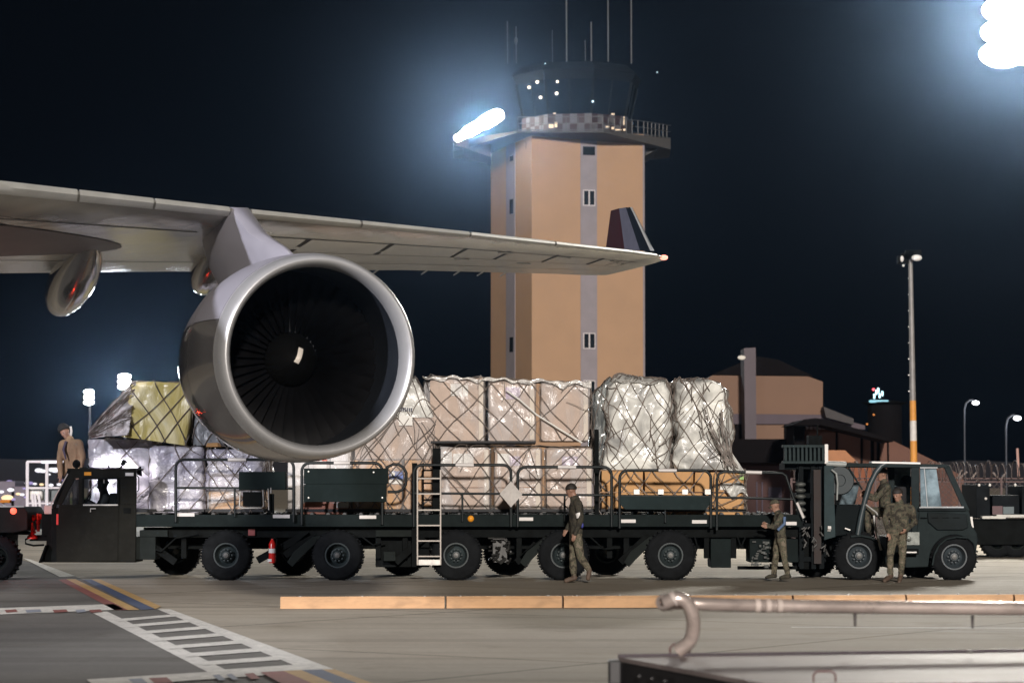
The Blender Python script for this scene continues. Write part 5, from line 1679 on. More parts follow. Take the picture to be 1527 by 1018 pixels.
a.build("load_guard", mat("guard_green", (.028, .04, .042), .65, spec=.08, var=.25, dirt=.2), fk, bevel=.006)
a = MB(); a.pbox(1230, 1235, 662, 691, YK+.06, YK+.14)
a.build("guard_edge", white_p, fk, bevel=.004)
a = MB(); a.pbox(1206, 1226, 649, 664, YK+.5, YK+.9); a.bar(W(1219, 634, YK+.7), W(1219, 650, YK+.7), .03)
a.build("raised_box", black, fk, bevel=.01)
a = MB(); a.lathe(W(1252, 716, YK+.1), (0, 1, 0), [(0, .001), (0, .1), (-.03, .11), (-.03, .25), (.02, .27), (.25, .27), (.3, .2)], 28)
a.build("hose_reel", mat("reel_green", (.022, .032, .036), .6, var=.2), fk, smooth=40)
a = MB(); a.tube([W(1240, 700, YK), W(1247, 706, YK-.03), W(1249, 720, YK-.03), W(1248, 745, YK)], .02, 6); a.tube([W(1232, 691, YK+.1), W(1262, 692, YK+.1)], .05, 8)
a.build("hose", mat("hose_pale", (.30, .32, .31), .45), fk, smooth=60)
a = MB(); a.bar(W(1100, 846, YK+.6), W(1195, 846, YK+.6), .06, .14); a.bar(W(1140, 846, YK+1.4), W(1195, 846, YK+1.4), .06, .14)
a.pbox(1196, 1206, 800, 848, YK+.4, YK+1.5)
a.build("fork", black, fk)
random.seed(11)
a = MB()
for i in range(22):
    x, y = random.uniform(1196, 1232), random.uniform(775, 820)
    a.tube([W(x, y, YK+.1), W(x+random.uniform(-6, 6), y+random.uniform(2, 12), YK+.1)], .016, 6)
a.build("hydraulic_hose", mat("greasy_metal", (.1, .1, .09), .4), fk, smooth=60)

# ================================================================ VEHICLE ENDS AT THE EDGES
tr = thing("flat_trailer", "dark flat trailer with a pale edge strip, in front of the razor wire fence", "trailer", (W(1560, 0, 65).x, 66, 0))
Yt = 65.0
a = MB(); a.pbox(1440, 1760, 775, 812, Yt, Yt+2.6); a.build("bed", black, tr, bevel=.02)
a = MB(); a.pbox(1486, 1760, 767, 771, Yt-.02, Yt+2.6); a.pbox(1465, 1500, 769, 773, Yt-.05, Yt+.5)
a.build("edge_strip", mat("edge_pale_paint", (.55, .54, .50), .5, dirt=.3), tr)
a = MB(); a.pbox(1456, 1476, 722, 772, Yt+.3, Yt+2.4); a.pbox(1480, 1520, 738, 768, Yt+.5, Yt+2.2); a.pbox(1524, 1700, 724, 768, Yt+.4, Yt+2.3)
a.build("equipment_box", mat("box_black", (.01, .012, .014), .8, spec=.05, var=.3), tr, bevel=.02)
a = MB(); a.pbox(1480, 1495, 754, 767, Yt+.42, Yt+.5); 
a.build("red_plate", mat("dull_plum", (.10, .05, .055), .6), tr)
a = MB(); a.pbox(1496, 1512, 755, 766, Yt+.42, Yt+.5); a.build("grey_plate", mat("dull_blue_grey", (.10, .13, .14), .6), tr)
for px in (1480, 1508, 1560, 1600):
    wheel(tr, (W(px, 0, Yt+.1).x, Yt+.1, .38), .38, .3, .2, hub=False)
for x, y in ((1460, 723), (1476, 723), (1514, 723), (1470, 743)):
    MB().ball(W(x, y, Yt+.28), .035, 8, 6).build("reflector", white_p, tr, smooth=80)

tg = thing("tow_tractor", "tail of a dark tow tractor with one glowing red lamp, ahead of the loader's nose", "tractor", (W(0, 0, 50).x, 50.9, 0))
a = MB(); a.pprism([(-140, 756), (36, 756), (41, 764), (41, 790), (20, 794), (-140, 794)], YN+.1, YN+1.9); a.pprism([(-140, 735), (-30, 735), (-26, 756), (-140, 756)], YN+.3, YN+1.7)
a.pbox(-120, 10, 790, 815, YN+.4, YN+1.6); a.pprism([(14, 828), (24, 822), (32, 826), (30, 842), (22, 846), (12, 840)], YN+.2, YN+.4)
a.pbox(20, 44, 792, 797, YN+.8, YN+1.0)
a.build("body", olive, tg, bevel=.02)
for px in (2, -95):
    wheel(tg, (W(px, 0, YN+.1).x, YN+.1, .40), .40, .3, .22)
MB().lathe(W(20, 761.5, YN+.1), (0, -1, 0), [(0, .06), (.03, .055), (.04, .001)], 16).build("tail_lamp", emat("tail_lamp_glow", (1, .09, .05), 3), tg, smooth=60)
MB().pbox(0, 15, 745, 749.5, YN+.3, YN+.5).build("beacon", amber, tg, bevel=.01)
a = MB(); a.bar(W(0, 755, YN+.2), W(36, 755, YN+.2), .03); a.bar(W(4, 749, YN+.4), W(8, 756, YN+.4), .03)
a.build("edge_trim", steel, tg)
rl = bpy.data.lights.new("tail_lamp_light", 'POINT'); rl.energy = 7; rl.color = (1, .05, .02); rl.shadow_soft_size = .06
ro_ = bpy.data.objects.new("tail_lamp_light", rl); COL.objects.link(ro_); ro_.location = W(36, 770, YN-.3)

# ================================================================ DOLLY AND STEEL PIPE IN THE FOREGROUND
hz = .56
FL, NL, NR, FR = G(922, 979, hz), G(1143, 1019, hz), G(1900, 1013, hz), G(1900, 966, hz)
dl = thing("cargo_dolly", "low grey topped dolly with dark sides, under the bent steel pipe", "dolly", ((FL.x+NR.x)/2, (FL.y+NL.y)/2, 0))
deck_m = mat("worn_deck_metal", (.28, .235, .23), .62, .0, spec=.3, var=.3, scale=1.2, bump=.3, dirt=.2, stretch=(.5, 1.5, 1))
a = MB()
pp = [FL, NL, NR, FR]
a.add([p_ for p_ in pp]+[p_-Vector((0, 0, .03)) for p_ in pp], [(0, 1, 2, 3), (7, 6, 5, 4)]+[(i, i+4, (i+1) % 4+4, (i+1) % 4) for i in range(4)])
a.build("deck", deck_m, dl)
a = MB()
ins = [p_.copy() for p_ in pp]
for p_ in ins: p_.z = hz-.032
lo_ = [p_-Vector((0, 0, .17)) for p_ in ins]
a.add(ins+lo_, [(0, 1, 2, 3), (7, 6, 5, 4)]+[(i, i+4, (i+1) % 4+4, (i+1) % 4) for i in range(4)])
a.build("frame", mat("dolly_black_paint", (.014, .013, .015), .4, var=.4, dirt=.15), dl, bevel=.01)
a = MB(); a.bar(FL+Vector((0, 0, .006)), FR+Vector((0, 0, .006)), .03, .018); a.build("far_rim", mat("dolly_rim_violet", (.05, .035, .045), .5), dl)
a = MB(); a.bar(NL+Vector((0, -.012, -.02)), NR+Vector((0, -.012, -.02)), .03, .02); a.build("edge_strip", mat("dark_red_edge", (.10, .03, .03), .5), dl)
a = MB(); d_ = (NL-FL).normalized()
a.box(FL+Vector((-.07, -.05, -.19)), FL+Vector((.02, .10, -.02))); a.box(FL+Vector((.05, -.1, -.19)), FL+Vector((.12, -.02, -.05)))
for k_ in (0, 1, 2): a.lathe(FL+d_*(.5+.25*k_)+Vector((-.02, -.01, -.1)), (-1, -.3, 0), [(0, .02), (.02, .018), (.022, .001)], 8)
a.build("bumper_block", mat("dolly_black_paint", (0, 0, 0)), dl, bevel=.012)
a = MB(); h0, h1 = G(1213, 1016, hz), G(1246, 1016, hz)
a.tube([h0+Vector((0, 0, -.05)), h0+Vector((0, 0, .04)), h0+Vector((.012, 0, .058)), h0+Vector((.03, 0, .065)), h1+Vector((-.03, 0, .065)), h1+Vector((-.012, 0, .058)), h1+Vector((0, 0, .04)), h1+Vector((0, 0, -.05))], .006, 8)
a.build("tie_down_ring", mat("rusty_ring", (.14, .06, .06), .5, .4), dl, smooth=60)
a = MB()
for px in (1260, 1447): q = G(px, 973, hz); a.lathe(q, (0, 0, 1), [(0, .025), (.01, .02), (.02, .001)], 10)
a.build("bolt", steel, dl)
for q in ((1.9, 18.3), (4.2, 18.3), (1.9, 19.2)):
    wheel(dl, (q[0]+.3, q[1], .2), .2, .14, .12, hub=False, lugs=0)
pipe_m = mat("worn_pipe_metal", (.66, .56, .51), .27, .55, var=.25, scale=2.2, bump=.15, dirt=.5, stretch=(.5, 1, 1))
pt = thing("tow_bar", "worn steel pipe with three pale bands and a bent end, above the grey dolly", "tow bar", tuple(G(1012, 975, hz)))
Yp = 19.6
P0 = G(1014, 974, hz)
pw_ = lambda x, y, dy=0: W(x, y, Yp+dy)
def smoothpath(pts_, n=8):
    out = []
    for i in range(len(pts_)-1):
        p0, p1, p2, p3 = pts_[max(i-1, 0)], pts_[i], pts_[i+1], pts_[min(i+2, len(pts_)-1)]
        for k_ in range(n):
            t = k_/n
            out.append(.5*((2*p1)+(p2-p0)*t+(2*p0-5*p1+4*p2-p3)*t*t+(3*p1-p0-3*p2+p3)*t**3))
    return out+[pts_[-1]]
path = [pw_(1900, 909, .9), pw_(1527, 907, .45), pw_(1200, 903.5, .15), pw_(1060, 900.5, .0), pw_(1010, 898, -.02), pw_(990, 901, -.05)]
a = MB(); a.tube(smoothpath(path), .048, 20); a.build("pipe", pipe_m, pt, smooth=60)
path = [pw_(991, 899, -.10), pw_(1008, 892, -.12), pw_(1024, 898, -.11), pw_(1033, 920, -.08), pw_(1033, 942, -.03), pw_(1026, 958, 0), pw_(1010, 970, .02)]
a = MB(); a.tube(smoothpath(path), [.05]*49, 20); a.lathe(pw_(992, 898, -.07), (-.5, -.8, .1), [(-.06, .055), (.03, .06), (.05, .05), (.05, .03), (-.01, .028), (-.01, .001)], 20)
a.build("elbow", pipe_m, pt, smooth=60)
a = MB(); dd = (pw_(1002, 893, -.11)-pw_(995, 897, -.10)).normalized(); a.lathe(pw_(1003, 894, -.115), (.8, 0, .5), [(0, .052), (0, .056), (.03, .056), (.03, .052)], 20)
a.build("collar", mat("pale_collar", (.6, .52, .48), .5), pt, smooth=40)
a = MB()
ax_ = (pw_(1527, 907, .45)-pw_(1060, 900.5, 0)).normalized()
for px in (1129, 1145, 1162): q = pw_(px, 901.4+(px-1060)*.0145, .07+.0007*(px-1129)); a.lathe(q-ax_*.02, ax_, [(0, .047), (0, .0498), (.036, .0498), (.036, .047)], 20)
a.build("pale_band", mat("pale_band_paint", (.62, .53, .48), .5, var=.15, dirt=.3), pt, smooth=40)
a = MB()
for px, y0_ in ((1275, 914), (1450, 917)):
    q = pw_(px, y0_, .25+.0015*(px-1275)); a.lathe(q, (0, 0, -1), [(0, .012), (.09, .010), (.095, .001)], 10)
a.build("peg", mat("dark_peg", (.06, .05, .05), .5), pt, smooth=50)
a = MB(); q = G(1013, 975, hz); a.tube([q+Vector((-.07, -.06, -.02)), q+Vector((-.07, -.06, .05)), q+Vector((-.05, -.06, .075)), q+Vector((.05, -.06, .075)), q+Vector((.07, -.06, .05)), q+Vector((.07, -.06, -.02))], .007, 8)
a.build("clamp", mat("rusty_ring", (0, 0, 0)), pt, smooth=60)
# ================================================================ CONTROL TOWER
YT = 200.0
tw_m = mat("tower_render", (.36, .225, .135), .85, var=.05, scale=.5, bump=.3, bscale=20)
strip_m = mat("tower_grey_strip", (.23, .205, .22), .8, var=.08, scale=1)
dark_g = mat("dark_window_glass", (.012, .016, .02), .08, var=.1)
tw = thing("control_tower", "tall tan airfield control tower with a dark glass cab, behind the cargo", "control tower", (W(846, 0, YT).x, YT+5, 0))
def tz(py): return W(846, py, YT).z
def tx(px): return W(px, 300, YT).x
near = tx(793)
# plan: near corner at 793, front face to 961, left face receding to 732
A0, B0 = Vector((near, YT, 0)), Vector((W(961, 300, YT+2.2).x, YT+2.2, 0))
C0 = Vector((W(732, 300, YT+7.5).x, YT+7.5, 0)); D0 = B0+(C0-A0)
topz = tz(203)
m_ = MB()
def face4(p, q, z0_, z1_, out=0.0, b=None, mi=0):
    d = (q-p).normalized(); n_ = Vector((d.y, -d.x, 0))
    if out: p, q = p+n_*out, q+n_*out
    (b or m_).add([Vector((p.x, p.y, z0_)), Vector((q.x, q.y, z0_)), Vector((q.x, q.y, z1_)), Vector((p.x, p.y, z1_))], [(0, 1, 2, 3)], mi)
vs = [A0, B0, D0, C0]
m_.add([Vector((v.x, v.y, 0)) for v in vs]+[Vector((v.x, v.y, topz+.4)) for v in vs], [(0, 1, 5, 4), (1, 2, 6, 5), (2, 3, 7, 6), (3, 0, 4, 7), (4, 5, 6, 7)])
m_.build("shaft", tw_m, tw)
def along(P_, Q_, f0, f1, z0_, z1_, out0, out1, name, mm, par):
    d = (Q_-P_); n_ = Vector((d.y, -d.x, 0)).normalized()
    p, q = P_+d*f0, P_+d*f1
    b = MB(); pts_ = []
    for zq in (z0_, z1_):
        for v, o_ in ((p, out0), (q, out0), (q, out1), (p, out1)):
            pts_.append(Vector((v.x+n_.x*o_, v.y+n_.y*o_, zq)))
    b.add(pts_, [(0, 3, 2, 1), (4, 5, 6, 7), (0, 1, 5, 4), (1, 2, 6, 5), (2, 3, 7, 6), (3, 0, 4, 7)])
    return b.build(name, mm, par)
fr = lambda px: (px-793)/(961-793)
al = lambda px: 1-(793-px)/(793-732)
along(A0, B0, fr(865), fr(889.5), 0, topz, -.02, .05, "wall_strip", strip_m, tw)
along(C0, A0, al(756), al(769), 0, topz, -.02, .05, "wall_strip", strip_m, tw)
frame_m = mat("window_frame_grey", (.5, .46, .46), .5)
for y0_, y1_ in ((216, 229), (281, 305), (495, 519), (566, 590)):
    big = y0_ > 220
    w_ = along(A0, B0, fr(868.5), fr(886.5), tz(y1_), tz(y0_), .04, .09, "window", frame_m if big else dark_g, tw)
    if big:
        along(A0, B0, fr(870), fr(876.5), tz(y1_-1.5), tz(y0_+1.5), .08, .11, "pane", dark_g, w_)
        along(A0, B0, fr(878.7), fr(885.3), tz(y1_-1.5), tz(y0_+1.5), .08, .11, "pane", dark_g, w_)
for y0_, y1_ in ((224, 232), (290, 312), (499, 521)):
    along(C0, A0, al(762), al(767), tz(y1_), tz(y0_), .04, .09, "window", dark_g, tw)
MB().box(W(784, 222, YT+1), W(786, 211, YT+1)+Vector((0, .1, 0))).build("wall_lamp_box", black, tw)
# corner trim at the right edge
along(A0, B0, .985, 1.0, 0, topz, -.02, .04, "corner_trim", strip_m, tw)
# cantilevered gallery: flared soffit and deck
gx0, gx1 = tx(674), tx(1000)
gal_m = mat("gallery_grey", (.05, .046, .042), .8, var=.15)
def ngon(cx_, cy_, r_, n_, rot=0.0, sx=1.0):
    return [Vector((cx_+r_*math.cos(rot+2*math.pi*i/n_)*sx, cy_+r_*math.sin(rot+2*math.pi*i/n_), 0)) for i in range(n_)]
cx_, cy_ = (A0.x+D0.x)/2, (A0.y+D0.y)/2
a = MB()
lowp = [A0, B0, D0, C0]; 
hi = [Vector((tx(770), YT-1.0, 0)), Vector((tx(900), YT-1.2, 0)), Vector((W(1000, 210, YT+3.5).x, YT+3.5, 0)), Vector((W(998, 210, YT+9).x, YT+9, 0)), Vector((tx(900), YT+14, 0)), Vector((tx(740), YT+14, 0)), Vector((W(676, 210, YT+9).x, YT+9, 0)), Vector((W(676, 210, YT+5).x, YT+5, 0))]
zs, zt_ = tz(212), tz(200)
n_ = len(hi)
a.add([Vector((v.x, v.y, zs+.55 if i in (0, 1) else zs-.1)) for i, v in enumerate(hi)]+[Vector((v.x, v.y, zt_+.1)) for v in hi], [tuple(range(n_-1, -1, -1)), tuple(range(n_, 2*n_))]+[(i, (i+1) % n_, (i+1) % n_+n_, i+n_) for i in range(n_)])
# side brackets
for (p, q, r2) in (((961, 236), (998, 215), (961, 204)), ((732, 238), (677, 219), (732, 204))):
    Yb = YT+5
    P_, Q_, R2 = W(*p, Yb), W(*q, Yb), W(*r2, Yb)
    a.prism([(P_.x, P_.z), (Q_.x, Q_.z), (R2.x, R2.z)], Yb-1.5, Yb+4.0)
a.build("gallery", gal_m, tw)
# checkered drum and cab, octagonal
def octa(px0, px1, Yc, n_=8, rot=.2):
    x0_, x1_ = tx(px0), tx(px1); r_ = (x1_-x0_)/2
    return (x0_+x1_)/2, Yc, r_
ox, oy, orr = octa(776, 950, YT+5.2)
ring8 = ngon(ox, oy, orr, 8, R(-112.5-9))
def ringquad(b, P_, Q_, z0_, z1_, out, mi=0, P2=None, Q2=None):
    d = (Q_-P_); n_ = Vector((d.y, -d.x, 0)).normalized()*out
    P2, Q2 = P2 or P_, Q2 or Q_
    b.add([Vector((P_.x, P_.y, z0_))+n_, Vector((Q_.x, Q_.y, z0_))+n_, Vector((Q2.x, Q2.y, z1_))+n_, Vector((P2.x, P2.y, z1_))+n_], [(0, 1, 2, 3)], mi)
a = MB()
zc0, zc1, zc2 = tz(196), tz(181), tz(166)
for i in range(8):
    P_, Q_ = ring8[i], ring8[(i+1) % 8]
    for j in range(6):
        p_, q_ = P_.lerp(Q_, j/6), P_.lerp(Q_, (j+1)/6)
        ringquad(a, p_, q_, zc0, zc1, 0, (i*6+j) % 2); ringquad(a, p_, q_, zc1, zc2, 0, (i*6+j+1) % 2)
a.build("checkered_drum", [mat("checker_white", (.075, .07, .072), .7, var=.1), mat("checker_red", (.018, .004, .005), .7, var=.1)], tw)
cab8 = ngon(ox, oy, orr*.97, 8, R(-112.5-9)); cab8t = ngon(ox, oy, orr*1.10, 8, R(-112.5-9))
g_ = MB(); p_ = MB()
zg0, zg1 = tz(166), tz(115)
for i in range(8):
    ringquad(g_, cab8[i], cab8[(i+1) % 8], zg0, zg1, 0, 0, cab8t[i], cab8t[(i+1) % 8])
    a1, a2 = cab8[i].copy(), cab8t[i].copy(); a1.z, a2.z = zg0, zg1
    p_.bar(a1, a2, .18)
    m1, m2 = (cab8[i]+cab8[(i+1) % 8])/2, (cab8t[i]+cab8t[(i+1) % 8])/2; m1.z, m2.z = zg0, zg1
    p_.bar(m1, m2, .10)
tower_glass = bpy.data.materials.new("tower_cab_glass"); tower_glass.use_nodes = True
n2, l2 = nt(tower_glass); pq = n2["Principled BSDF"]; pq.inputs["Base Color"].default_value = (.012, .02, .03, 1); pq.inputs["Roughness"].default_value = .25; pq.inputs["Specular IOR Level"].default_value = 0
tcn = n2.new("ShaderNodeTexCoord"); nn = n2.new("ShaderNodeTexNoise"); nn.inputs["Scale"].default_value = .6; l2.new(tcn.outputs["Object"], nn.inputs[0])
crr = n2.new("ShaderNodeValToRGB"); crr.color_ramp.elements[0].color = (.003, .004, .006, 1); crr.color_ramp.elements[1].color = (.006, .011, .018, 1); l2.new(nn.outputs[0], crr.inputs[0]); l2.new(crr.outputs[0], pq.inputs["Base Color"])
g_.build("cab_glazing", tower_glass, tw)
p_.build("cab_mullion", black, tw)
a = MB(); r8 = ngon(ox, oy, orr*1.18, 8, R(-112.5-9)); r9 = ngon(ox, oy, orr*1.0, 8, R(-112.5-9))
z0_, z1_, z2_ = tz(115), tz(101), tz(88)
a.add([Vector((v.x, v.y, z0_)) for v in cab8t]+[Vector((v.x, v.y, z1_)) for v in r8]+[Vector((v.x, v.y, z2_)) for v in r9], [tuple(range(7, -1, -1)), tuple(range(16, 24))]+[(i, (i+1) % 8, (i+1) % 8+8, i+8) for i in range(8)]+[(i+8, (i+1) % 8+8, (i+1) % 8+16, i+16) for i in range(8)])
a.build("roof", mat("tower_roof_black", (.005, .007, .009), .8, spec=.1), tw)
def lamp_ball(par, px, py, Y, r, m_, nm="lamp"):
    return MB().ball(W(px, py, Y), r*.7, 10, 7).build(nm, m_, par, smooth=80)
wm = emat("warm_bulb_glow", (1, .78, .60), 5)
for px, py, r_ in ((801, 122.5, .14), (789, 130.5, .14), (806, 145.5, .15), (830, 139.5, .15), (831, 122, .12)):
    lamp_ball(tw, px, py, YT-.55, r_, wm)
lamp_ball(tw, 884, 151.5, YT-.7, .09, emat("cool_bulb_glow", (.8, .95, 1), 4)); 
for px, py in ((813, 95), (980, 108)): lamp_ball(tw, px, py, YT-.5, .05, MATS["cool_bulb_glow"])
# gallery rail with its few lit spots
a = MB()
rr = [Vector((tx(772), YT-.8, 0)), Vector((tx(898), YT-1.1, 0)), Vector((W(960, 200, YT+1.5).x, YT+1.5, 0)), Vector((W(1000, 205, YT+4).x, YT+4, 0))]
for i in range(3):
    for zf in (0, .5, 1.0):
        z_ = tz(198)+zf*.95
        a.bar(Vector((rr[i].x, rr[i].y, z_+.1)), Vector((rr[i+1].x, rr[i+1].y, z_+.1)), .05)
    for j in range(7):
        v = rr[i].lerp(rr[i+1], j/7); a.bar(Vector((v.x, v.y, tz(198))), Vector((v.x, v.y, tz(198)+1.05)), .05)
a.build("gallery_rail", mat("rail_grey", (.022, .022, .022), .5), tw)
for px, py, w__, h__ in ((827, 169, 4, 1.2), (914, 170, 5, 1.6), (822, 188, 7, 5), (829, 186, 4, 7), (914, 191, 4, 3), (931, 193.5, 3, 2.5), (906, 189, 5, 1.5), (922, 193.5, 9, 1.2), (930.5, 180, 1.2, 12)):
    MB().pbox(px-w__/2, px+w__/2, py-h__/2, py+h__/2, YT-.75+(px-827)*.012, YT-.55+(px-827)*.012).build("walkway_light", emat("walkway_glow", (1, .74, .48), .9), tw)
# antennas
a = MB()
for px, y0_, y1_, r_ in ((845, -40, 92, .055), (907, -40, 92, .05), (941.5, -40, 95, .05), (757, 32, 95, .03), (770, 40, 95, .03), (882, 33, 95, .05), (824, 45, 95, .02), (873, 60, 95, .025)):
    a.tube([W(px, y1_, YT+5), W(px-.5, y0_, YT+5)], r_, 6)
a.ball(W(769.5, 61, YT+5), (.12, .12, .28), 8, 6)
a.build("antenna", mat("antenna_grey", (.03, .03, .033), .5), tw)
# floodlight bank on the gallery's left side: row of heads receding
fl_m = emat("floodlight_glow", (1, .98, .90), 60)
bank = thing("floodlight_bank", "slanting row of blazing floodlights fixed to the control tower's gallery", "floodlights", W(712, 200, YT+2))
a = MB(); a.bar(W(678, 214, YT-2), W(748, 176, YT+5), .25); a.build("mount_beam", gal_m, bank)
for i in range(8):
    f = i/7
    c = W(683+58*f, 206-31*f, YT-2.6+6.5*f)
    hd = MB(); hd.box(c+Vector((-.25, .1, -.25)), c+Vector((.25, .6, .25))).build("lamp_head", black, bank, bevel=.03)
    rr_ = (.26+.30*f**.6)*(1, .86, 1.06)[i % 3]; MB().ball(c+Vector((0, -.1, .12*f)), (rr_*1.1, .3, rr_), 16, 10).build("lens", fl_m, bank, smooth=80)
tp = W(712, 190, YT-3.2)
spot("flood_tower", tp, (tp.x*.4, 40, -6), TOWER_W, (.86, .94, 1.0), 110, .8, 1.2, bank)

spot("tower_halo_beam", tp, (0, 0, 6), 90000, (1, .95, .87), 10, 1, 1.2, bank)  # extra narrow beam added so the haze glows round the tower lamps
# ================================================================ FLOODLIGHT MAST CUT BY THE TOP RIGHT CORNER
Ym = 85.0
mm = thing("floodlight_mast", "huge blazing floodlight head in the top corner, nearest of the lit masts", "floodlights", (W(1545, 0, Ym).x, Ym, 0))
mpole = mat("mast_grey", (.30, .30, .29), .5, .3, var=.15, scale=.6)
a = MB(); q = W(1566, -40, Ym); a.tube([(q.x, Ym+.3, 0), (q.x, Ym+.3, q.z+.6)], [.22, .12], 12); a.build("pole", mpole, mm, smooth=60)
a = MB()
for py in (14, 48, 82, -20): a.bar(W(1485, py, Ym+.25), W(1640, py-6, Ym+.25), .10)
a.build("cross_arm", black, mm)
for r_ in range(4):
    for c__ in range(3):
        c = W(1500+40*c__+(3-r_)*-2, 82-33*r_-3*c__, Ym)
        MB().box(c+Vector((-.42, 0, -.22)), c+Vector((.42, .4, .22))).build("lamp_head", black, mm, bevel=.03)
        MB().ball(c+Vector((0, -.05, 0)), (.72, .2, .42), 18, 10).build("lens", fl_m, mm, smooth=80)
tp = W(1530, 30, Ym-1.0)
spot("flood_mast", tp, (2, 42, 0), MAST_W, (1, .95, .86), 150, .8, 2.6, mm)

spot("mast_halo_beam", tp, (0, 0, 5.5), 140000, (1, .95, .86), 11, 1, .8, mm)  # added narrow beam that brightens the mast's halo in the haze
# front left floodlight mast, added unseen to light the engine's side and yellow crate
lm = thing("floodlight_mast", "floodlight mast on the apron beside the parked aircraft, outside the picture", "floodlights", (-27, 14, 0))
a = MB(); a.tube([(-27, 14, 0), (-27, 14, 14)], [.2, .12], 12); a.build("pole", mpole, lm, smooth=60)
for k_ in (-1, 0, 1):
    MB().box((-26.9+k_*.3-.2, 14.2-k_*.6-.2, 13.8), (-26.9+k_*.3+.2, 14.2-k_*.6+.2, 14.3)).build("lamp_head", black, lm, bevel=.03)
spot("added_left_flood", (-26.4, 14.6, 14), (-7, 50, 3), LEFT_W, (.90, .90, 1.0), 80, .5, .5, lm)
# ================================================================ LIGHTS ON THE LEFT
def lit_mast(lbl, px, py, Y, hw, hh, n_, w_, grp="far floodlight masts left of the engine"):
    t = thing("floodlight_mast", lbl, "floodlights", (W(px, py, Y).x, Y, 0), grp)
    c = W(px, py, Y)
    a = MB(); a.tube([(c.x, Y+.3, 0), (c.x, Y+.3, c.z)], [.10, .06], 8); a.build("pole", mat("far_pole_grey", (.05, .05, .06), .6), t, smooth=60)
    for i in range(n_):
        z_ = c.z+hh-(2*hh)*(i+.5)/n_
        b = MB(); b.box((c.x-hw*.7, Y, z_-hh/n_*.6), (c.x+hw*.7, Y+.4, z_+hh/n_*.6)); b.build("lamp_head", black, t)
        b = MB(); b.ball((c.x, Y-.1, z_), (hw*1.1, .1, hh/n_*1.05), 14, 9); b.build("lens", emat("far_floodlight_glow", (1, .98, .93), 30), t, smooth=80)
    spot("flood_far", (c.x, Y-1, c.z), (c.x*.3, 40, -2), w_, (.85, .93, 1.0), 150, .8, .6, t)
    spot("far_halo_beam", (c.x, Y-1, c.z), (0, 0, 5), 4500, (.95, .97, 1.0), 12, 1, .4, t)  # extra beam added for the glow in the air round each far lamp
lit_mast("small blazing mast head on a thin pole above the man in the tan jacket", 133, 592, 150, .26, .42, 3, FARL_W*.5)
lit_mast("blazing mast head touching the top of the yellow crate's silver sheet", 186, 569, 120, .27, .34, 3, FARL_W)
lit_mast("blazing mast head half hidden by the edge of the engine cowl", 281, 546, 110, .16, .42, 3, FARL_W*.5)
# pale gantry frame
gt = thing("light_gantry", "pale tube frame with a white fluorescent bar, beyond the loader's nose", "gantry", (W(70, 0, 95).x, 95, 0))
Yg = 95
a = MB()
for px in (41, 70): a.bar(W(px, 688, Yg), W(px, 760, Yg), .10)
a.bar(W(40, 688, Yg), W(100, 688, Yg), .08); a.bar(W(41, 727, Yg), W(96, 727, Yg), .06); a.bar(W(41, 750, Yg), W(90, 750, Yg), .05)
for px in (48, 52, 58): a.bar(W(px, 736, Yg), W(px+2, 758, Yg), .08)
a.build("frame", mat("gantry_white", (.6, .57, .62), .5), gt)
MB().box(W(61, 690.5, Yg-.1), W(87, 686.5, Yg-.1)+Vector((0, .2, 0))).build("light_bar", emat("fluorescent_glow", (.95, .9, 1), 1.2), gt, bevel=.02)
MB().pbox(65, 74, 728, 747, Yg+.2, Yg+2).pbox(76, 92, 728, 747, Yg+.2, Yg+2).build("cabinet", mat("cabinet_grey", (.12, .14, .15), .6), gt, bevel=.03)
MB().pbox(42, 63, 727, 746, Yg+.3, Yg+2).build("tank", white_p, gt, bevel=.1)
# distant lamps
rd = random.Random(21)
glows = [emat("far_warm_glow", (1, .72, .42), 1.2), emat("far_white_glow", (.95, .93, 1), 1.2), emat("far_lilac_glow", (.6, .5, 1), .4)]
hills = MB()
hills.grid(lambda u, v: Vector((-400+800*u, 700+v*150, (8+4*noise.noise(Vector((u*7, 0, 3)))+3*noise.noise(Vector((u*25, 0, 3))))*math.sin(v*math.pi))), 80, 7)
struct(hills.build("hills", mat("night_hills", (.02, .02, .03), .9), smooth=60))
lampspots = [(58, 701, 1.4), (64, 702, 1.1), (77, 700, 1.3), (82, 700.5, 1.6), (73, 707, .6), (5, 719, .9), (14, 718, 1.2), (22, 719, .9), (33, 720, .8), (45, 720, 1.1), (52, 721, .7), (8, 724, .6), (16, 730, 1.3), (2, 733, 1.0), (11, 742, 2.2), (27, 736, .9), (33, 737, .9), (38, 741, .7), (62, 722, .8), (76, 723, .9), (88, 722, .8), (25, 726, .6), (48, 731, 1.0), (95, 716, .7), (36, 728, .7), (19, 744, 1.1)]
for i, (px, py, s_) in enumerate(lampspots):
    Y = 330 if py < 728 else 150
    s_ = s_*(.40 if py < 728 else .17)
    gm_ = glows[1 if py < 712 else rd.choice((0, 1, 1, 2))]
    c = W(px, py, Y)
    o = MB().ball((c.x, Y, c.z), (s_*.9, s_*.5, s_*.45), 10, 7).build("distant_lamp", gm_, smooth=80)
    tag(o, "tiny far lamp in the glittering band beyond the tow tractor", "lamp", "far lamps across the airfield")
for i, (px, w__, h__) in enumerate(((8, 14, 12), (28, 12, 9), (62, 20, 8))):
    c = W(px, 742, 160); t = MB().box((c.x-w__*.04, 160, 0), (c.x+w__*.04, 163, h__*.1+.6)).build("ground_equipment", mat("equipment_violet_grey", (.14, .12, .16), .6), bevel=.05)
    tag(t, ["low grey equipment case straight behind the tow tractor", "low grey equipment case beyond the tow tractor's tail", "wide low equipment case beside the pale gantry"][i], "equipment")

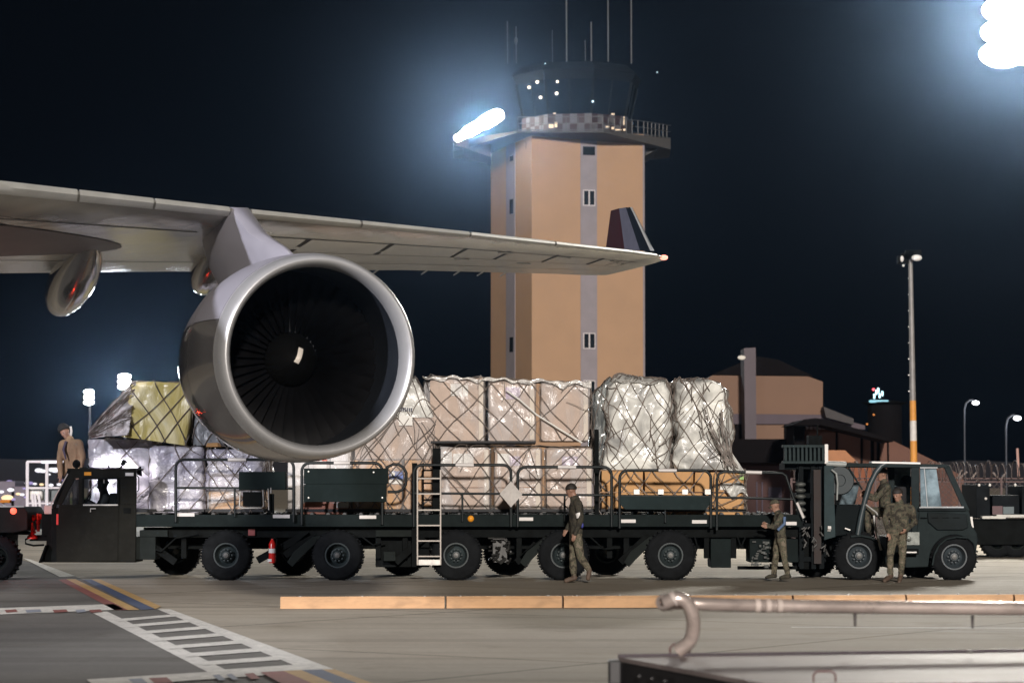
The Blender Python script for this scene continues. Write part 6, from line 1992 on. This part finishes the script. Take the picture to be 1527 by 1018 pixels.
# ================================================================ BUILDINGS ON THE RIGHT
YB_ = 150.0
hb = thing("hangar_building", "tan hall with a square chimney and dark roof, beyond the white wrapped stacks", "building", (W(1150, 0, YB_).x, YB_+10, 0))
bt = mat("hall_tan_render", (.17, .10, .066), .85, var=.08, scale=.3, bump=.2)
bl = mat("hall_lilac_band", (.085, .066, .078), .85, var=.1, scale=.4)
brn = mat("hall_red_brown", (.065, .033, .03), .85, var=.12, scale=.3)
rf = mat("dark_roof", (.005, .004, .0045), .9, spec=.1, var=.3)
m_ = MB(); m_.pprism([(1020, 596), (1046, 572), (1062, 559.5), (1205, 561), (1227, 569), (1227, 618), (1020, 616)], YB_, YB_+16); m_.build("upper_wall", bt, hb)
m_ = MB(); m_.pprism([(1020, 616), (1227, 618), (1290, 634), (1290, 640), (1180, 632), (1020, 632)], YB_+.02, YB_+16); m_.build("wall_band", bl, hb)
m_ = MB(); m_.pprism([(1020, 632), (1184, 632), (1184, 655), (1020, 655)], YB_+.2, YB_+16); m_.build("lower_wall", bt, hb)
m_ = MB(); m_.pprism([(1062, 558), (1084, 549), (1128, 531), (1160, 536), (1212, 560)], YB_+6, YB_+24); m_.build("roof", rf, hb)
m_ = MB(); m_.pprism([(1020, 655), (1190, 654), (1190, 690), (1020, 688)], YB_-3, YB_+.1); m_.build("eaves", rf, hb)
m_ = MB(); m_.pprism([(1020, 689), (1190, 690), (1190, 785), (1020, 785)], YB_-1, YB_+10); m_.build("ground_floor_wall", brn, hb)
m_ = MB()
for x_ in (1128, 1136): m_.pbox(x_, x_+1.5, 718, 770, YB_-1.1, YB_-1)
m_.pbox(1146, 1166, 726, 745, YB_-1.1, YB_-1)
for x0_, x1_ in ((1085, 1150),): m_.pbox(x0_, x1_, 702, 704, YB_-1.1, YB_-1)
m_.build("door_frame", mat("dull_violet_paint", (.07, .055, .08), .7), hb)
for x0_, x1_ in ((1096, 1106), (1170, 1178)): MB().pbox(x0_, x1_, 632, 655, YB_-.05, YB_+.2).build("dark_opening", rf, hb)
m_ = MB(); m_.pprism([(1109.5, 519), (1127, 518), (1128, 655), (1111, 655)], YB_-2.2, YB_-.0); m_.build("chimney", mat("chimney_grey", (.10, .083, .092), .85, var=.1, scale=.5), hb)
m_ = MB(); m_.ball(W(1106, 533, YB_-2.4), (.22, .12, .12), 10, 6); m_.build("wall_lamp", emat("dim_lamp_glow", (1, .9, .75), .5), hb, smooth=80)
# annex with slanting canopy
an = thing("annex_building", "low brick red annex with a slanting dark canopy, behind the forklift's load guard", "building", (W(1280, 0, YB_-8).x, YB_, 0))
Ya = YB_-8
m_ = MB(); m_.pprism([(1200, 636), (1230, 634), (1330, 656), (1400, 690), (1440, 712), (1440, 790), (1200, 790)], Ya, Ya+7); m_.build("wall", brn and mat("annex_terracotta", (.13, .062, .043), .85, var=.12, scale=.4), an)
m_ = MB(); m_.pprism([(1182, 633), (1200, 625), (1216, 623), (1232, 625), (1336, 656), (1330, 659), (1225, 633), (1200, 634)], Ya-4, Ya+2); m_.build("canopy", rf, an)
m_ = MB(); m_.pprism([(1228, 606), (1273, 624), (1273, 633), (1232, 622)], Ya+7, Ya+12); m_.build("back_roof", mat("grey_back_roof", (.05, .045, .045), .8), an)
m_ = MB()
for x_, w__ in ((1247, 2), (1284, 2.5), (1299, 4), (1308, 4), (1324, 1.5)): m_.pbox(x_, x_+w__, 640+(x_-1247)*.16, 690, Ya-.2, Ya)
m_.build("downpipe", rf, an)
m_ = MB(); m_.pprism([(1184, 634), (1200, 634), (1200, 690), (1184, 690)], Ya-1, Ya+3); m_.build("side_wall", rf, an)
for x_ in (1202, 1208, 1214, 1220, 1226): MB().pbox(x_, x_+4, 634, 640, Ya-.3, Ya-.1).build("small_window", mat("lilac_pane", (.30, .25, .32), .3), an)
m_ = MB(); m_.pprism([(1234, 671), (1260, 671), (1279, 689), (1234, 689)], Ya-5, Ya-1); m_.build("awning", mat("orange_awning", (.38, .17, .08), .8, var=.08), an)
m_ = MB(); m_.pprism([(1262, 696), (1300, 696), (1300, 716), (1262, 716)], Ya-5, Ya-4.8); m_.build("orange_panel", mat("orange_panel_paint", (.22, .07, .03), .8), an)
m_ = MB(); m_.pprism([(1386, 700), (1420, 702), (1420, 770), (1386, 770)], Ya-6, Ya-4); m_.build("lean_to", mat("lean_to_red", (.09, .04, .03), .8), an)
# lit far tower
ft = thing("lit_roof_turret", "small blue white lit turret with a red lamp, above the annex roof", "turret", (W(1312, 0, 260).x, 260, 0))
Yf = 260
m_ = MB(); m_.lathe((W(1315, 0, Yf).x, Yf, 0), (0, 0, 1), [(0, 1.6), (W(0, 604, Yf).z, 1.6), (W(0, 600, Yf).z, 2.2), (W(0, 597, Yf).z, .9), (W(0, 596, Yf).z, .01)], 20)
m_.build("shaft", rf, ft, smooth=30)
m_ = MB(); c = W(1311, 598, Yf-1.9); m_.box(c+Vector((-.9, 0, -.12)), c+Vector((.9, .6, .12))); m_.build("lit_disc", emat("blue_rim_glow", (.35, .75, .9), .8), ft, bevel=.1)
m_ = MB()
for px, py in ((1304, 590), (1307, 584), (1310, 581), (1312, 589), (1316, 586)): m_.pbox(px-1, px+1, py-3, py+4, Yf-1, Yf-.8)
m_.build("window", emat("blue_white_glow", (.55, .9, 1), 3), ft)
m_ = MB(); m_.tube([W(1309, 596, Yf), W(1309, 576, Yf)], .12, 6); m_.build("mast", rf, ft)
lamp_ball(ft, 1302.5, 580.5, Yf-1, .16, emat("red_beacon_glow", (1, .1, .12), 4))
for px, py in ((1293, 632), (1303, 618)): lamp_ball(ft, px, py, Yf-2, .13, emat("orange_dim_glow", (1, .35, .08), .8))
# orange and white banded mast
bm_ = thing("banded_mast", "tall slim lighting mast with orange and white bands at its foot, its lamps off", "mast", (W(1362, 0, 100).x, 100, 0))
Yb_ = 100
prev = 380
for y0_, y1_, mt_ in ((380, 597, 'g'), (597, 627, 'o'), (627, 657, 'w'), (657, 690, 'o'), (690, 720, 'w'), (720, 775, 'o')):
    xc = lambda y: 1357.5+(y-380)*.0165
    MB().tube([W(xc(y1_), y1_, Yb_), W(xc(y0_), y0_, Yb_)], [.06+.000*0+ (y1_-380)*.00016+.02, .06+(y0_-380)*.00016+.02], 14).build("pole_section", {'g': mat("galvanised", (.22, .21, .20), .5, .2, var=.15), 'o': mat("band_orange", (.62, .27, .05), .6, var=.1, dirt=.1), 'w': mat("band_white", (.62, .58, .54), .6, var=.1, dirt=.1)}[mt_], bm_, smooth=60)
q_ = W(1364, 775, Yb_); MB().tube([(q_.x, Yb_, 0), (q_.x, Yb_, q_.z)], .15, 12).build("pole_section", white_p, bm_)
a = MB(); a.bar(W(1345, 384, Yb_), W(1371, 380, Yb_), .10)
for px, py, s__ in ((1347, 387, .2), (1351, 382, .16), (1365, 379, .22), (1356, 377, .14)):
    c = W(px, py, Yb_-.2); a.box(c+Vector((-s__, 0, -s__*.7)), c+Vector((s__, .3, s__*.7)))
a.build("lamp_frame", black, bm_)
a = MB(); c = W(1367, 384.5, Yb_-.35); a.ball(c, (.20, .1, .12), 10, 7); c = W(1347, 396, Yb_-.3); a.ball(c, (.05, .05, .05), 8, 6); c = W(1345, 386, Yb_-.35); a.ball(c, (.07, .06, .12), 8, 6)
a.build("lamp_glass", white_p, bm_, smooth=80)
a = MB()
for y in range(415, 590, 24): a.bar(W(1354, y, Yb_), W(1357.6, y, Yb_), .035)
a.build("climbing_peg", white_p, bm_)
# street lamps on the right
for i, (px, py, lean, lb) in enumerate(((1455, 601, 17, "lit street lamp on a bluish pole, nearer the banded mast"), (1517, 624, 17, "lit street lamp on a bluish pole, farther from the banded mast"))):
    Yl = 130 if i == 0 else 120
    t = thing("street_lamp", lb, "street lamp", (W(px-lean, 0, Yl).x, Yl, 0), "lit street lamps over the fence")
    c = W(px, py, Yl); bx_ = W(px-lean, py, Yl).x
    MB().tube([(bx_, Yl, 0), (bx_, Yl, c.z-.3), (bx_+.08, Yl, c.z+.0), (bx_+.25, Yl, c.z+.15), (c.x-.1, Yl, c.z+.16)], .05, 8).build("pole", mat("lamp_pole_blue", (.02, .025, .036), .5), t, smooth=60)
    MB().ball(c+Vector((0, 0, .02)), (.17, .12, .10), 12, 8).build("lamp", emat("street_lamp_glow", (.92, .95, 1), 9), t, smooth=80)
    pl_ = bpy.data.lights.new("street_lamp_light", 'POINT'); pl_.energy = 40; pl_.color = (.85, .92, 1); pl_.shadow_soft_size = .2
    o = bpy.data.objects.new("street_lamp_light", pl_); COL.objects.link(o); o.parent = t; o.location = Vector((c.x, Yl-.4, c.z-.3))-Vector(t.location)
o = MB().tube([W(1519, 710, 88), W(1517, 668, 88)], .045, 8).build("marker_pole", mat("pink_grey_pole", (.4, .24, .2), .6), smooth=60)
tag(o, "thin pinkish pole standing above the razor wire fence", "pole")
# fence with razor wire
Yw = 82.0
fe_ = thing("razor_wire_fence", "mesh fence topped with coils of razor wire, running behind the forklift and trailer", "fence", (W(1460, 0, Yw).x, Yw, 0))
a = MB()
zt_ = W(1450, 713, Yw).z
x0_, x1_ = W(1180, 700, Yw).x, W(1760, 700, Yw).x
for z_ in (zt_, zt_-.1, .1): a.bar((x0_, Yw, z_), (x1_, Yw, z_), .04)
x = x0_
while x < x1_:
    a.bar((x, Yw, 0), (x, Yw, zt_), .06); x += 1.25
a.build("post", mat("fence_dull_red", (.06, .028, .026), .6), fe_)
a = MB()
def zf(py): return W(1450, py, Yw).z
for (p_, q_) in (((1434, 700), (1428, 713)), ((1442, 703), (1430, 713)), ((1456, 704), (1448, 714)), ((1481, 704), (1490, 715)), ((1500, 704), (1494, 713)), ((1390, 700), (1384, 713)), ((1340, 700), (1334, 713))):
    a.bar(W(*p_, Yw), W(*q_, Yw), .05)
a.build("angled_arm", mat("arm_pale", (.14, .11, .10), .6), fe_)
a = MB()
for q in range(2):
    pts_ = []
    n_ = 900
    for i in range(n_):
        f = i/n_; an_ = f*2*math.pi*(56+3*q)+q*2
        rr_ = .26+.03*math.sin(f*200)
        pts_.append(Vector((x0_+(x1_-x0_)*f, Yw+math.cos(an_)*rr_, zf(703)+math.sin(an_)*rr_+.05*math.sin(f*90))))
    a.tube(pts_, .011, 4)
a.build("razor_wire", mat("razor_wire_metal", (.045, .032, .03), .6, .1), fe_)
a = MB()
z_ = .1
k_ = 0
x = x0_
while x < x1_:
    a.bar((x, Yw+.03, .1), (x+zt_, Yw+.03, zt_), .012); a.bar((x, Yw+.035, zt_), (x+zt_, Yw+.035, .1), .012); x += .17
a.build("wire_mesh", mat("wire_mesh_metal", (.035, .022, .02), .6, .3), fe_)
# ================================================================ HAZE
if HAZE:
    hm = bpy.data.materials.new("haze_air"); hm.use_nodes = True
    n, l = nt(hm); n.remove(n["Principled BSDF"])
    pv = n.new("ShaderNodeVolumePrincipled"); pv.inputs["Color"].default_value = (.40, .63, 1.0, 1); pv.inputs["Density"].default_value = HAZE; pv.inputs["Anisotropy"].default_value = .97
    l.new(pv.outputs[0], n["Material Output"].inputs["Volume"])
    hz_o = MB().box((-720, -65, -1), (720, 970, 50)).build("haze", hm)
    struct(hz_o, "stuff")
